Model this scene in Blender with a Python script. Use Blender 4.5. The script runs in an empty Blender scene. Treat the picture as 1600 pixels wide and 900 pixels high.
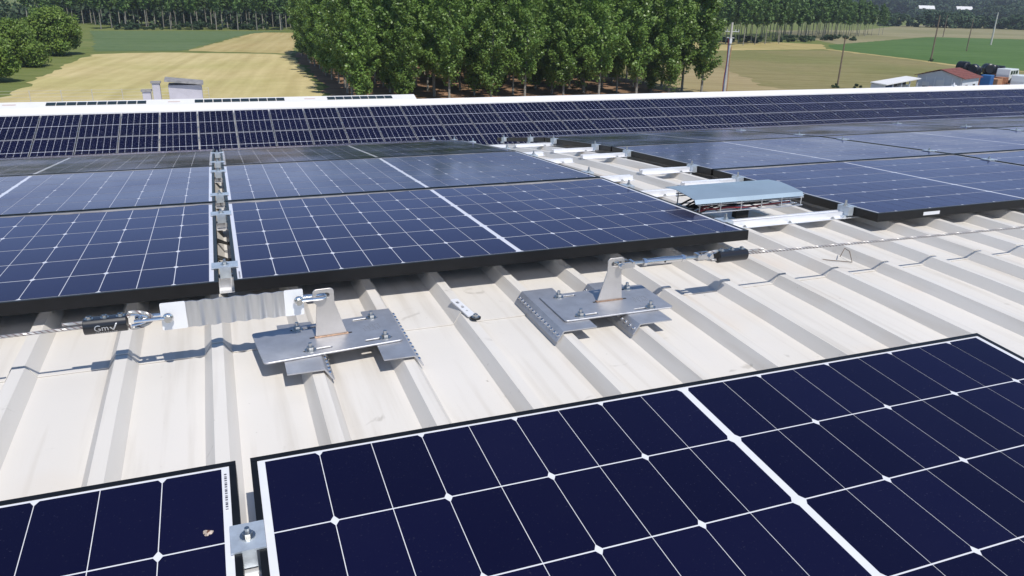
import bpy, bmesh, math, random
import numpy as np
from mathutils import Vector, Matrix
PI = math.pi
RNG = random.Random(7)
sc = bpy.context.scene
COL = sc.collection

# ------------------------------------------------------------------ camera
cam_d = bpy.data.cameras.new('camera'); cam = bpy.data.objects.new('camera', cam_d); COL.objects.link(cam)
YAW, PITCH, ROLL = 0.36783, 0.36500, 0.02354
fw = Vector((math.sin(YAW)*math.cos(PITCH), math.cos(YAW)*math.cos(PITCH), -math.sin(PITCH)))
rt = Vector((math.cos(YAW), -math.sin(YAW), 0)); up = rt.cross(fw)
r2 = math.cos(ROLL)*rt + math.sin(ROLL)*up; u2 = -math.sin(ROLL)*rt + math.cos(ROLL)*up
M = Matrix((r2, u2, -fw)).transposed().to_4x4(); M.translation = Vector((0.0057, -2.1396, 0.759))
cam.matrix_world = M
cam_d.sensor_width = 36; cam_d.lens = 1198.585/1600*36
cam_d.clip_start = 0.05; cam_d.clip_end = 8000
sc.camera = cam
# ------------------------------------------------------------------ light
SUN = Vector((0.018, -0.103, 0.154)).normalized()
sun_el = math.asin(SUN.z); sun_az = math.atan2(SUN.x, SUN.y)
w = bpy.data.worlds.new('World'); sc.world = w; w.use_nodes = True
nt = w.node_tree; bg = nt.nodes['Background']
sky = nt.nodes.new('ShaderNodeTexSky'); sky.sky_type = 'NISHITA'; sky.sun_disc = False
sky.sun_elevation = sun_el; sky.sun_rotation = sun_az; sky.air_density = 0.75; sky.dust_density = 0.0; sky.ozone_density = 2.2
nt.links.new(sky.outputs[0], bg.inputs[0]); bg.inputs[1].default_value = 0.14
sd = bpy.data.lights.new('sun', 'SUN'); sd.energy = 4.3; sd.angle = math.radians(0.55); sd.color = (1.0, 0.955, 0.885)
so = bpy.data.objects.new('sun', sd); COL.objects.link(so); so.rotation_euler = SUN.to_track_quat('Z', 'Y').to_euler()
so.location = (0, -5, 30)
sc.view_settings.view_transform = 'Standard'; sc.view_settings.look = 'None'; sc.view_settings.exposure = 0.07; sc.view_settings.gamma = 1
sc.cycles.max_bounces = 6; sc.cycles.transparent_max_bounces = 4

# ------------------------------------------------------------------ materials
def mat(name, col, rough=.5, metal=0., spec=.5, noise=None, bump=None, coat=0., ior=None, trans=0., rand=0.):
    """noise=(scale, amount, detail[, second colour]) varies the colour; bump=(scale, strength)"""
    m = bpy.data.materials.new(name); m.use_nodes = True; N = m.node_tree.nodes; L = m.node_tree.links
    b = N['Principled BSDF']; b.inputs['Base Color'].default_value = (*col, 1); b.inputs['Roughness'].default_value = rough
    b.inputs['Metallic'].default_value = metal; b.inputs['Specular IOR Level'].default_value = spec
    b.inputs['Coat Weight'].default_value = coat; b.inputs['Coat Roughness'].default_value = .04
    if ior: b.inputs['IOR'].default_value = ior
    tc = N.new('ShaderNodeTexCoord'); out = None
    if noise:
        n = N.new('ShaderNodeTexNoise'); n.inputs['Scale'].default_value = noise[0]; n.inputs['Detail'].default_value = noise[2]
        n.inputs['Roughness'].default_value = .65
        L.new(tc.outputs['Object'], n.inputs['Vector'])
        r = N.new('ShaderNodeValToRGB'); a = noise[1]
        c2 = noise[3] if len(noise) > 3 else [c*(1+a) for c in col]
        c1 = [c*(1-a) for c in col] if len(noise) <= 3 else col
        r.color_ramp.elements[0].position = .32; r.color_ramp.elements[1].position = .68
        r.color_ramp.elements[0].color = (*c1, 1); r.color_ramp.elements[1].color = (*c2, 1)
        L.new(n.outputs[0], r.inputs[0]); out = r.outputs[0]; L.new(out, b.inputs['Base Color'])
    if rand:
        oi = N.new('ShaderNodeObjectInfo'); hs = N.new('ShaderNodeHueSaturation')
        mr = N.new('ShaderNodeMapRange'); mr.inputs[3].default_value = 1-rand; mr.inputs[4].default_value = 1+rand
        L.new(oi.outputs['Random'], mr.inputs[0]); L.new(mr.outputs[0], hs.inputs['Value'])
        if out: L.new(out, hs.inputs['Color'])
        else: hs.inputs['Color'].default_value = (*col, 1)
        L.new(hs.outputs[0], b.inputs['Base Color'])
    if bump:
        n2 = N.new('ShaderNodeTexNoise'); n2.inputs['Scale'].default_value = bump[0]; n2.inputs['Detail'].default_value = 3
        L.new(tc.outputs['Object'], n2.inputs['Vector'])
        bp = N.new('ShaderNodeBump'); bp.inputs['Strength'].default_value = bump[1]; bp.inputs['Distance'].default_value = .02
        L.new(n2.outputs[0], bp.inputs['Height']); L.new(bp.outputs[0], b.inputs['Normal'])
    if trans:
        t = N.new('ShaderNodeBsdfTranslucent'); mx = N.new('ShaderNodeMixShader'); mx.inputs[0].default_value = trans
        src = b.inputs['Base Color'].links[0].from_socket if b.inputs['Base Color'].links else None
        if src: L.new(src, t.inputs[0])
        else: t.inputs[0].default_value = (*col, 1)
        L.new(b.outputs[0], mx.inputs[1]); L.new(t.outputs[0], mx.inputs[2])
        L.new(mx.outputs[0], N['Material Output'].inputs[0])
    return m

def roof_mat():
    m = mat('painted_sheet', (.60, .575, .55), rough=.42, spec=.4)
    N = m.node_tree.nodes; L = m.node_tree.links; b = N['Principled BSDF']
    tc = N.new('ShaderNodeTexCoord')
    def noise(scale, detail, stretch=None, dist=0):
        n = N.new('ShaderNodeTexNoise'); n.inputs['Scale'].default_value = scale; n.inputs['Detail'].default_value = detail; n.inputs['Distortion'].default_value = dist
        if stretch:
            mp = N.new('ShaderNodeMapping'); mp.inputs['Scale'].default_value = stretch
            L.new(tc.outputs['Object'], mp.inputs[0]); L.new(mp.outputs[0], n.inputs[0])
        else: L.new(tc.outputs['Object'], n.inputs[0])
        return n
    def ramp(n, p0, p1, c0, c1):
        r = N.new('ShaderNodeValToRGB'); e = r.color_ramp.elements
        e[0].position = p0; e[1].position = p1; e[0].color = (*c0, 1); e[1].color = (*c1, 1); L.new(n.outputs[0], r.inputs[0]); return r
    def mul(a, bb, f=1.):
        x = N.new('ShaderNodeMixRGB'); x.blend_type = 'MULTIPLY'; x.inputs[0].default_value = f
        L.new(a, x.inputs[1]); L.new(bb, x.inputs[2]); return x.outputs[0]
    base = ramp(noise(1.7, 4), .3, .7, (.675, .643, .602), (.645, .612, .562))
    warm = ramp(noise(3.1, 2), .60, .80, (1, 1, 1), (1.0, .94, .88))
    streak = ramp(noise(2.2, 5, (14, .7, 3)), .50, .80, (1, 1, 1), (.82, .80, .77))
    scuff = ramp(noise(9, 6, None, 1.2), .69, .76, (1, 1, 1), (.70, .69, .67))
    spot = ramp(noise(55, 2), .76, .80, (1, 1, 1), (.55, .53, .5))
    c = mul(mul(mul(mul(base.outputs[0], warm.outputs[0]), streak.outputs[0]), scuff.outputs[0], .8), spot.outputs[0], .75)
    L.new(c, b.inputs['Base Color'])
    rr = ramp(noise(4, 3), .3, .7, (.36,)*3, (.52,)*3); L.new(rr.outputs[0], b.inputs['Roughness'])
    n2 = noise(3.0, 2); bp = N.new('ShaderNodeBump'); bp.inputs['Strength'].default_value = .25; bp.inputs['Distance'].default_value = .012
    L.new(n2.outputs[0], bp.inputs['Height']); L.new(bp.outputs[0], b.inputs['Normal'])
    return m

def cell_mat(name, col, dust=.5):
    m = mat(name, col, rough=.22, spec=.5); N = m.node_tree.nodes; L = m.node_tree.links; b = N['Principled BSDF']
    tc = N.new('ShaderNodeTexCoord')
    g = N.new('ShaderNodeNewGeometry')
    n = N.new('ShaderNodeTexNoise'); n.inputs['Scale'].default_value = 2.6; n.inputs['Detail'].default_value = 6; n.inputs['Roughness'].default_value = .7
    L.new(g.outputs['Position'], n.inputs[0])
    r = N.new('ShaderNodeValToRGB'); e = r.color_ramp.elements; e[0].position = .35; e[1].position = .8
    e[0].color = (*col, 1); e[1].color = (*[c+.010*dust for c in col], 1); L.new(n.outputs[0], r.inputs[0])
    n3 = N.new('ShaderNodeTexNoise'); n3.inputs['Scale'].default_value = 260; n3.inputs['Detail'].default_value = 1
    L.new(g.outputs['Position'], n3.inputs[0])
    r3 = N.new('ShaderNodeValToRGB'); e = r3.color_ramp.elements; e[0].position = .70; e[1].position = .78; e[0].color = (0, 0, 0, 1); e[1].color = (.10*dust, .10*dust, .11*dust, 1)
    L.new(n3.outputs[0], r3.inputs[0])
    ad = N.new('ShaderNodeMixRGB'); ad.blend_type = 'ADD'; ad.inputs[0].default_value = 1
    L.new(r.outputs[0], ad.inputs[1]); L.new(r3.outputs[0], ad.inputs[2])
    oi = N.new('ShaderNodeObjectInfo'); mr = N.new('ShaderNodeMapRange'); mr.inputs[3].default_value = .85; mr.inputs[4].default_value = 1.16
    L.new(oi.outputs['Random'], mr.inputs[0]); mu = N.new('ShaderNodeMixRGB'); mu.blend_type = 'MULTIPLY'; mu.inputs[0].default_value = 1
    L.new(ad.outputs[0], mu.inputs[1]); L.new(mr.outputs[0], mu.inputs[2]); L.new(mu.outputs[0], b.inputs['Base Color'])
    rr = N.new('ShaderNodeMapRange'); rr.inputs[3].default_value = .12; rr.inputs[4].default_value = .24; b.inputs['Specular IOR Level'].default_value = .5; b.inputs['Specular Tint'].default_value = (.62, .58, 1.0, 1)
    L.new(n.outputs[0], rr.inputs[0]); L.new(rr.outputs[0], b.inputs['Roughness'])
    b.inputs['IOR'].default_value = 1.22
    return m

def glazed(m, ior=1.32, tint=(.80, .72, .90), rough=(.10, .22)):
    """anti-reflection coated front glass: the base seen through it, a tinted reflection growing towards grazing"""
    N = m.node_tree.nodes; L = m.node_tree.links; b = N['Principled BSDF']
    b.inputs['Specular IOR Level'].default_value = 0; b.inputs['IOR'].default_value = 1.0
    g = N.new('ShaderNodeBsdfGlossy'); g.inputs['Color'].default_value = (*tint, 1); f = N.new('ShaderNodeFresnel'); f.inputs[0].default_value = ior
    ge = N.new('ShaderNodeNewGeometry'); n = N.new('ShaderNodeTexNoise'); n.inputs['Scale'].default_value = 2.2; n.inputs['Detail'].default_value = 5; L.new(ge.outputs['Position'], n.inputs[0])
    mr = N.new('ShaderNodeMapRange'); mr.inputs[1].default_value = .3; mr.inputs[2].default_value = .7; mr.inputs[3].default_value = rough[0]; mr.inputs[4].default_value = rough[1]
    L.new(n.outputs[0], mr.inputs[0]); L.new(mr.outputs[0], g.inputs['Roughness'])
    mx = N.new('ShaderNodeMixShader'); L.new(f.outputs[0], mx.inputs[0]); L.new(b.outputs[0], mx.inputs[1]); L.new(g.outputs[0], mx.inputs[2])
    L.new(mx.outputs[0], N['Material Output'].inputs[0]); return m

MT = dict(
    roof=roof_mat(),
    roof_white=mat('white_roof_paint', (.70, .69, .68), rough=.5, noise=(.8, .04, 4)),
    wall=mat('precast_wall', (.42, .41, .39), rough=.8, noise=(.6, .12, 5)),
    cell=glazed(cell_mat('silicon_cell', (.0040, .0045, .023), .15)),
    cell_far=glazed(cell_mat('silicon_cell_far', (.003, .0035, .018), .0)),
    backsheet=glazed(mat('white_backsheet', (.66, .67, .71), rough=.5, noise=(30, .03, 2))),
    frame=mat('black_anodised_frame', (.005, .005, .006), rough=.40, spec=.35, noise=(18, .35, 5)),
    label=mat('printed_label', (.62, .62, .64), rough=.4),
    ink=mat('label_ink', (.06, .06, .08), rough=.5),
    steel=mat('stainless_steel', (.53, .535, .56), rough=.46, metal=.75, noise=(22, .10, 5), bump=(60, .03)),
    steel_post=mat('brushed_steel_post', (.56, .53, .505), rough=.46, metal=.75, noise=(16, .08, 5)),
    weld=mat('weld_heat_tint', (.30, .20, .14), rough=.4, metal=.8, noise=(120, .35, 3)),
    chrome=mat('polished_steel', (.66, .66, .67), rough=.2, metal=1),
    zinc=mat('zinc_bolt', (.55, .55, .53), rough=.28, metal=1, noise=(200, .12, 2)),
    alu=mat('aluminium_rail', (.80, .80, .82), rough=.38, metal=.45, noise=(9, .05, 3)),
    clamp=mat('galvanised_clamp', (.58, .64, .70), rough=.42, metal=.6, noise=(40, .12, 4)),
    strip=mat('ribbed_absorber_metal', (.62, .63, .645), rough=.30, metal=.97),
    strip_tab=mat('white_plate_and_tab_glare', (.80, .80, .81), rough=.45, metal=.2),  # on the absorber's end tabs this white stands in for sun glare on metal
    black=mat('black_anodised_sleeve', (.010, .010, .014), rough=.28, spec=.6),
    rubber=mat('black_rubber', (.012, .012, .012), rough=.6),
    red=mat('red_cable_sheath', (.22, .015, .02), rough=.45),
    white=mat('white_print', (.8, .8, .8), rough=.5),
    rope=mat('steel_cable', (.46, .45, .44), rough=.45, metal=.6),
    rope_dark=mat('dark_marker_strand', (.16, .12, .12), rough=.6),
    tray=mat('tray_cover_sheet', (.36, .45, .52), rough=.42, metal=.5, noise=(6, .06, 3)),
    wire=mat('galvanised_wire', (.62, .62, .62), rough=.35, metal=.8),
    dropping=mat('bird_dropping', (.42, .34, .28), rough=.8, noise=(300, .5, 2)),
    dropping_dark=mat('bird_dropping_dark', (.12, .05, .03), rough=.8),
    concrete=mat('chimney_render', (.43, .41, .45), rough=.85, noise=(1.2, .08, 4)),
    concrete_dark=mat('weathered_slab', (.25, .24, .24), rough=.85, noise=(3, .3, 4)),
    glassdark=mat('dark_glazing', (.015, .025, .025), rough=.15),
    stain=mat('pale_rust_stain', (.55, .46, .43), rough=.6),
    bark=mat('poplar_bark', (.25, .235, .20), rough=.9, noise=(3, .35, 5), rand=.2),
    bark_dark=mat('dark_bark', (.07, .055, .04), rough=.9, noise=(3, .3, 4)),
    leaf=mat('poplar_leaf', (.120, .215, .044), rough=.40, spec=.5, noise=(.9, .35, 3, (.225, .335, .078)), trans=.38, rand=.16),
    leaf_far=mat('far_poplar_leaf', (.070, .140, .035), rough=.55, spec=.3, noise=(.5, .3, 3, (.125, .20, .055)), trans=.25, rand=.16),
    leaf_bush=mat('bush_leaf', (.095, .17, .028), rough=.5, spec=.35, noise=(.55, .4, 3, (.20, .28, .05)), trans=.25, rand=.08),
    leaf_hedge=mat('hedge_leaf', (.032, .062, .028), rough=.6, spec=.25, noise=(.3, .4, 3, (.06, .10, .045)), trans=.2, rand=.15),
    pole_wood=mat('wooden_pole', (.16, .12, .09), rough=.9, noise=(4, .3, 4)),
    pole_pale=mat('pale_concrete_pole', (.47, .45, .42), rough=.85, noise=(3, .1, 3)),
    ceramic=mat('grey_insulator', (.45, .47, .48), rough=.3),
    blue=mat('blue_paint', (.035, .13, .33), rough=.4, noise=(2, .15, 3)),
    tile_red=mat('red_brown_roofing', (.17, .055, .045), rough=.8, noise=(2.5, .25, 5)),
    panel_grey=mat('pale_grey_panel', (.58, .60, .64), rough=.6, noise=(1, .06, 3)),
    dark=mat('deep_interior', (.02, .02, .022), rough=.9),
    wrap=mat('black_plastic_wrap', (.010, .012, .018), rough=.35, bump=(5, .6)),
    rust=mat('rusty_scrap', (.30, .13, .07), rough=.8, noise=(3, .5, 5)),
    timber=mat('orange_timber', (.42, .22, .12), rough=.8, noise=(2, .25, 4)),
    vehicle=mat('white_vehicle_paint', (.66, .67, .68), rough=.3, coat=.4),
    glass=mat('dark_window_glass', (.02, .025, .03), rough=.08),
)

def field_mat(name, c1, c2, scale, line, ang, patch=.02, c3=None):
    """field colour: clumpy noise plus mown or drilled lines running at angle `ang`"""
    m = mat(name, c1, rough=.95, spec=.1); N = m.node_tree.nodes; L = m.node_tree.links; b = N['Principled BSDF']
    tc = N.new('ShaderNodeTexCoord'); mp = N.new('ShaderNodeMapping'); mp.inputs['Rotation'].default_value = (0, 0, ang)
    L.new(tc.outputs['Object'], mp.inputs[0])
    mp2 = N.new('ShaderNodeMapping'); mp2.inputs['Scale'].default_value = (.06, 1, 1); L.new(mp.outputs[0], mp2.inputs[0])
    n1 = N.new('ShaderNodeTexNoise'); n1.inputs['Scale'].default_value = line; n1.inputs['Detail'].default_value = 4; L.new(mp2.outputs[0], n1.inputs[0])
    n2 = N.new('ShaderNodeTexNoise'); n2.inputs['Scale'].default_value = scale; n2.inputs['Detail'].default_value = 8; n2.inputs['Roughness'].default_value = .7; L.new(tc.outputs['Object'], n2.inputs[0])
    n3 = N.new('ShaderNodeTexNoise'); n3.inputs['Scale'].default_value = patch; n3.inputs['Detail'].default_value = 3; L.new(tc.outputs['Object'], n3.inputs[0])
    add = N.new('ShaderNodeMath'); add.operation = 'ADD'; L.new(n1.outputs[0], add.inputs[0]); L.new(n2.outputs[0], add.inputs[1])
    mrr = N.new('ShaderNodeMapRange'); mrr.inputs[1].default_value = .70; mrr.inputs[2].default_value = 1.30; L.new(add.outputs[0], mrr.inputs[0])
    mx = N.new('ShaderNodeMixRGB'); mx.inputs[1].default_value = (*c1, 1); mx.inputs[2].default_value = (*c2, 1); L.new(mrr.outputs[0], mx.inputs[0])
    r3 = N.new('ShaderNodeValToRGB'); r3.color_ramp.elements[0].position = .42; r3.color_ramp.elements[1].position = .62
    L.new(n3.outputs[0], r3.inputs[0]); wv = N.new('ShaderNodeTexWave'); wv.bands_direction = 'Y'; wv.inputs['Scale'].default_value = .028; wv.inputs['Distortion'].default_value = .6; wv.inputs['Detail'].default_value = 2; L.new(mp.outputs[0], wv.inputs[0])
    rw = N.new('ShaderNodeValToRGB'); rw.color_ramp.elements[0].position = .90; rw.color_ramp.elements[1].position = .97; rw.color_ramp.elements[0].color = (1, 1, 1, 1); rw.color_ramp.elements[1].color = (.82, .80, .76, 1); L.new(wv.outputs[0], rw.inputs[0])
    mw = N.new('ShaderNodeMixRGB'); mw.blend_type = 'MULTIPLY'; mw.inputs[0].default_value = .35; L.new(mx.outputs[0], mw.inputs[1]); L.new(rw.outputs[0], mw.inputs[2]); mx = mw
    m3 = N.new('ShaderNodeMixRGB'); L.new(r3.outputs[0], m3.inputs[0]); L.new(mx.outputs[0], m3.inputs[1])
    x3 = N.new('ShaderNodeMixRGB'); x3.blend_type = 'MULTIPLY'; x3.inputs[0].default_value = 1; L.new(mx.outputs[0], x3.inputs[1]); x3.inputs[2].default_value = (*(c3 or (.86, .90, .82)), 1)
    L.new(x3.outputs[0], m3.inputs[2]); L.new(m3.outputs[0], b.inputs['Base Color'])
    return m

# ------------------------------------------------------------------ mesh helpers
class MB:
    def __init__(s): s.v = []; s.f = []; s.mi = []
    def add(s, vs, fs, mi=0):
        o = len(s.v); s.v += [tuple(p) for p in vs]; s.f += [tuple(i+o for i in f) for f in fs]; s.mi += [mi]*len(fs); return s
    def box(s, x0, x1, y0, y1, z0, z1, mi=0, T=None):
        vs = [(x0,y0,z0),(x1,y0,z0),(x1,y1,z0),(x0,y1,z0),(x0,y0,z1),(x1,y0,z1),(x1,y1,z1),(x0,y1,z1)]
        if T is not None: vs = [T @ Vector(p) for p in vs]
        return s.add(vs, [(0,3,2,1),(4,5,6,7),(0,1,5,4),(1,2,6,5),(2,3,7,6),(3,0,4,7)], mi)
    def tube(s, pts, r, n=8, mi=0, caps=True, closed=False):
        pts = [Vector(p) for p in pts]; rs = [float(q) for q in r] if isinstance(r, (list, tuple)) else [r]*len(pts)
        m = len(pts); vs = []; prev = None
        for i, p in enumerate(pts):
            if closed: t = pts[(i+1) % m]-pts[i-1]
            else: t = pts[min(i+1, m-1)]-pts[max(i-1, 0)]
            t.normalize()
            if prev is None:
                a = Vector((0,0,1)) if abs(t.z) < .9 else Vector((1,0,0)); nx = t.cross(a).normalized()
            else: nx = (prev-t*prev.dot(t)).normalized()
            prev = nx; ny = t.cross(nx)
            vs += [p+rs[i]*(math.cos(2*PI*k/n)*nx+math.sin(2*PI*k/n)*ny) for k in range(n)]
        fs = [(i*n+k, i*n+(k+1) % n, (i+1)*n+(k+1) % n, (i+1)*n+k) for i in range(m-1) for k in range(n)]
        if closed: fs += [((m-1)*n+k, (m-1)*n+(k+1) % n, (k+1) % n, k) for k in range(n)]
        elif caps: fs += [tuple(range(n-1, -1, -1)), tuple((m-1)*n+k for k in range(n))]
        return s.add(vs, fs, mi)
    def prism(s, poly, axis, a, b, mi=0, T=None):
        """extrude 2-D poly along axis ('x','y','z') from a to b"""
        def P(u, v, h): return {'x': (h,u,v), 'y': (u,h,v), 'z': (u,v,h)}[axis]
        n = len(poly); vs = [P(u,v,a) for u,v in poly]+[P(u,v,b) for u,v in poly]
        if T is not None: vs = [T @ Vector(p) for p in vs]
        return s.add(vs, [tuple(range(n-1,-1,-1)), tuple(range(n,2*n))]+[(i,(i+1)%n,n+(i+1)%n,n+i) for i in range(n)], mi)
    def mesh(s, name, mats, smooth=False, recalc=True):
        me = bpy.data.meshes.new(name); me.from_pydata(s.v, [], s.f)
        for m in (mats if isinstance(mats, (list, tuple)) else [mats]): me.materials.append(m)
        if len(set(s.mi)) > 1: me.polygons.foreach_set('material_index', s.mi)
        if recalc: bm = bmesh.new(); bm.from_mesh(me); bmesh.ops.recalc_face_normals(bm, faces=bm.faces); bm.to_mesh(me); bm.free()
        if smooth:
            me.polygons.foreach_set('use_smooth', [True]*len(me.polygons)); me.set_sharp_from_angle(angle=math.radians(35))
        return me
    def build(s, name, mats, parent=None, smooth=False, **k):
        return link(name, s.mesh(name, mats, smooth), parent, **k)
def link(name, me, parent=None, loc=None, rot=None, label=None, cat=None, group=None, kind=None):
    o = bpy.data.objects.new(name, me); COL.objects.link(o)
    if parent: o.parent = parent
    if loc is not None: o.location = loc
    if rot is not None: o.rotation_euler = rot
    tag(o, label, cat, group, kind); return o
def tag(o, label=None, cat=None, group=None, kind=None):
    if label: o['label'] = label
    if cat: o['category'] = cat
    if group: o['group'] = group
    if kind: o['kind'] = kind
    return o
def thing(name, loc, label, cat, group=None, rot=None): return link(name, None, None, loc, rot, label, cat, group)
def bevel(o, wd, seg=2):
    m = o.modifiers.new('bevel', 'BEVEL'); m.width = wd; m.segments = seg; m.limit_method = 'ANGLE'; m.angle_limit = math.radians(40); return o
def holed(name, outer, holes, thick, mats, parent=None, T=None, **k):
    """flat plate with holes: outline and holes in its own xy plane, thickness along z"""
    bm = bmesh.new(); ed = []
    for lp in [outer]+holes:
        vs = [bm.verts.new((p[0], p[1], 0)) for p in lp]
        ed += [bm.edges.new((vs[i], vs[(i+1) % len(vs)])) for i in range(len(vs))]
    bmesh.ops.triangle_fill(bm, use_beauty=True, use_dissolve=False, edges=ed)
    r = bmesh.ops.extrude_face_region(bm, geom=list(bm.faces))
    bmesh.ops.translate(bm, vec=(0,0,thick), verts=[v for v in r['geom'] if isinstance(v, bmesh.types.BMVert)])
    bmesh.ops.recalc_face_normals(bm, faces=bm.faces)
    if T is not None: bm.transform(T)
    me = bpy.data.meshes.new(name); bm.to_mesh(me); bm.free(); me.materials.append(mats)
    return link(name, me, parent, **k)
def rrect(x0, x1, y0, y1, r, n=4):
    out = []
    for cx, cy, a in ((x1-r,y1-r,0),(x0+r,y1-r,90),(x0+r,y0+r,180),(x1-r,y0+r,270)):
        out += [(cx+r*math.cos(math.radians(a+90*i/n)), cy+r*math.sin(math.radians(a+90*i/n))) for i in range(n+1)]
    return out
def hexbolt(mb, x, y, z, r=.009, h=.007, stud=.006, mi=0, T=None):
    mb.prism([(x+r*1.55*math.cos(2*PI*k/14), y+r*1.55*math.sin(2*PI*k/14)) for k in range(14)], 'z', z, z+.002, mi, T)
    mb.prism([(x+r*math.cos(PI*k/3), y+r*math.sin(PI*k/3)) for k in range(6)], 'z', z+.002, z+.002+h, mi, T)
    mb.prism([(x+r*.5*math.cos(PI*k/4), y+r*.5*math.sin(PI*k/4)) for k in range(8)], 'z', z+.002+h, z+.002+h+stud, mi, T)

# ------------------------------------------------------------------ near roof (barrel vault of ribbed sheets)
RV, YC, ZC = 24.15, -.14, -.085
RIBP, RIB0, RIBH = .2197, -.055, .033
def zr(y): return .003*(y > -.222)+ZC-(y-YC)**2/(2*RV)              # height of the rib tops
def ribx(k): return RIB0+RIBP*k
def roof_sheet(name, y0, y1, dz, parent, ny):
    xs = []; hs = []
    for k in range(-45, 205):
        c = ribx(k)
        for dx, h in ((-.034, 0), (-.0135, 1), (.0135, 1), (.034, 0)): xs.append(c+dx); hs.append(h)
    xs = np.array(xs); hs = np.array(hs)*RIBH-RIBH
    ys = np.linspace(y0, y1, ny); nx = len(xs)
    V = np.zeros((ny, nx, 3)); V[:, :, 0] = xs; V[:, :, 1] = ys[:, None]
    V[:, :, 2] = hs[None, :]+(ZC-(ys-YC)**2/(2*RV))[:, None]+dz
    me = bpy.data.meshes.new(name)
    idx = np.arange(ny*nx).reshape(ny, nx)
    F = np.stack([idx[:-1,:-1], idx[:-1,1:], idx[1:,1:], idx[1:,:-1]], -1).reshape(-1, 4)
    # a 1.2 mm edge at both ends so that the lap has a thickness
    Vb = V[[0, -1]].copy(); Vb[:, :, 2] -= .0026
    n0 = ny*nx; A = np.arange(nx)
    for e, base in ((0, 0), (ny-1, nx)):
        F = np.concatenate([F, np.stack([idx[e,:-1], idx[e,1:], n0+base+A[1:], n0+base+A[:-1]], -1)])
    me.from_pydata(np.concatenate([V.reshape(-1, 3), Vb.reshape(-1, 3)]).tolist(), [], F.tolist())
    me.materials.append(MT['roof'])
    return link(name, me, parent)
bld = thing('industrial_building', (0, 0, -13), 'large industrial building whose pale ribbed metal roof fills the foreground', 'building')
for nm, y0, y1, dz, ny in (('roof_sheet', -14, -.10, 0, 40), ('roof_sheet', -.222, 13.2, .0030, 40)):
    o = roof_sheet(nm, y0, y1, dz, None, ny); o.parent = bld; o.location = (0, 0, 13)
mb = MB(); mb.box(-9.9, 44.9, -13.9, 19.5, 0, 9.2); mb.build('wall', MT['wall'], bld)

# ------------------------------------------------------------------ far roof (pitched slope facing the camera)
TA = 0.279; FTOP = (26.155, -3.136)                # tilt and upper edge of the far array
def fr(s, h=0): return (FTOP[0]-s*math.cos(TA)-h*math.sin(TA), FTOP[1]-s*math.sin(TA)+h*math.cos(TA))
b2 = thing('warehouse_building', (0, 27, -13), 'long warehouse with a pitched white roof carrying the far solar array', 'building')
def b2l(p): return (p[0]-27, p[1]+13)
ridge = fr(-.62, -.09)
mb = MB()
prof = [b2l(fr(7.0, -.09)), b2l(ridge), (ridge[0]+6-27, ridge[1]-1.7+13), (ridge[0]+6-27, ridge[1]-1.9+13), b2l(fr(-.62, -.25)), b2l(fr(7.0, -.25))]
mb.prism(prof, 'x', -9.9, 56); mb.build('roof', MT['roof_white'], b2)
mb = MB()
c0 = b2l(fr(-.62, -.02)); c1 = b2l(fr(-.22, -.055)); c2 = (c0[0]+.42, c0[1]-.13)
mb.prism([c1, c0, c2, (c2[0], c2[1]-.05), (c0[0], c0[1]-.05), (c1[0]+.004, c1[1]-.05)], 'x', -9.95, 56.05); mb.build('ridge_cap', MT['roof_white'], b2)
mb = MB(); mb.box(-9.5, 55.5, -7.3, 5.6, 0, 7.5); mb.build('wall', MT['wall'], b2)
mb = MB(); x = 34.4; mb.box(x-.09, x+.09, ridge[0]-27-.1, ridge[0]-27+.08, ridge[1]+13+.02, ridge[1]+13+.12); mb.tube([(x, ridge[0]-27, ridge[1]+13+.1), (x, ridge[0]-27, ridge[1]+13+.22)], .03)
mb.build('roof_anchor', MT['strip_tab'], b2)

# ------------------------------------------------------------------ solar modules
W_, H_ = 1.722, 1.134
AX, AY, CG, EY, LIP, FH = .0923, .184, .0075, .015, .011, .035
def half_cell(name, gap_x, gap_y, ch, m):
    """half cell, centred; the two chamfered corners are on its +x side"""
    hx, hy = (AX-gap_x)/2, (AY-gap_y)/2
    p = [(-hx,-hy),(hx-ch*.62,-hy),(hx,-hy+ch),(hx,hy-ch),(hx-ch*.62,hy),(-hx,hy)]
    mb = MB(); mb.prism(p, 'z', 0, .0003); me = mb.mesh(name, m); return me
ME_CELL = half_cell('solar_cell', .0014, .0030, .0095, MT['cell'])
ME_CELL_MID = half_cell('solar_cell', .0021, .0052, .0100, MT['cell'])
def cell_spots():
    for j in range(6):
        y = EY+AY*(j+.5)
        for i in range(9):
            # counted from the centre bar outwards: chamfer towards the bar for even i
            yield (W_/2+CG+AX*(i+.5), y, PI if i % 2 == 0 else 0)
            yield (W_/2-CG-AX*(i+.5), y, 0 if i % 2 == 0 else PI)
def frame_mesh(border=LIP):
    mb = MB()
    # hollow side profile with a top lip, four bars butted
    mb.box(0, W_, 0, border, -FH, .0); mb.box(0, W_, H_-border, H_, -FH, 0)
    mb.box(0, border, border+.0002, H_-border-.0002, -FH, -.0002); mb.box(W_-border, W_, border+.0002, H_-border-.0002, -FH, -.0002)
    return mb.mesh('frame', MT['frame'])
ME_FRAME = frame_mesh()
mb = MB(); mb.box(LIP, W_-LIP, LIP, H_-LIP, -.006, -.0016); ME_BACK = mb.mesh('backsheet', MT['backsheet'])
def grid_mesh(name, gx, gy, ch, m):
    mb = MB(); hx, hy = (AX-gx)/2, (AY-gy)/2
    p = [(-hx,-hy),(hx-ch*.62,-hy),(hx,-hy+ch),(hx,hy-ch),(hx-ch*.62,hy),(-hx,hy)]
    for (x, y, a) in cell_spots():
        s = -1 if a else 1
        mb.add([(x+s*px, y+s*py, -.0013) for px, py in p], [tuple(range(6))])
    return mb.mesh(name, m, recalc=False)
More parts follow.
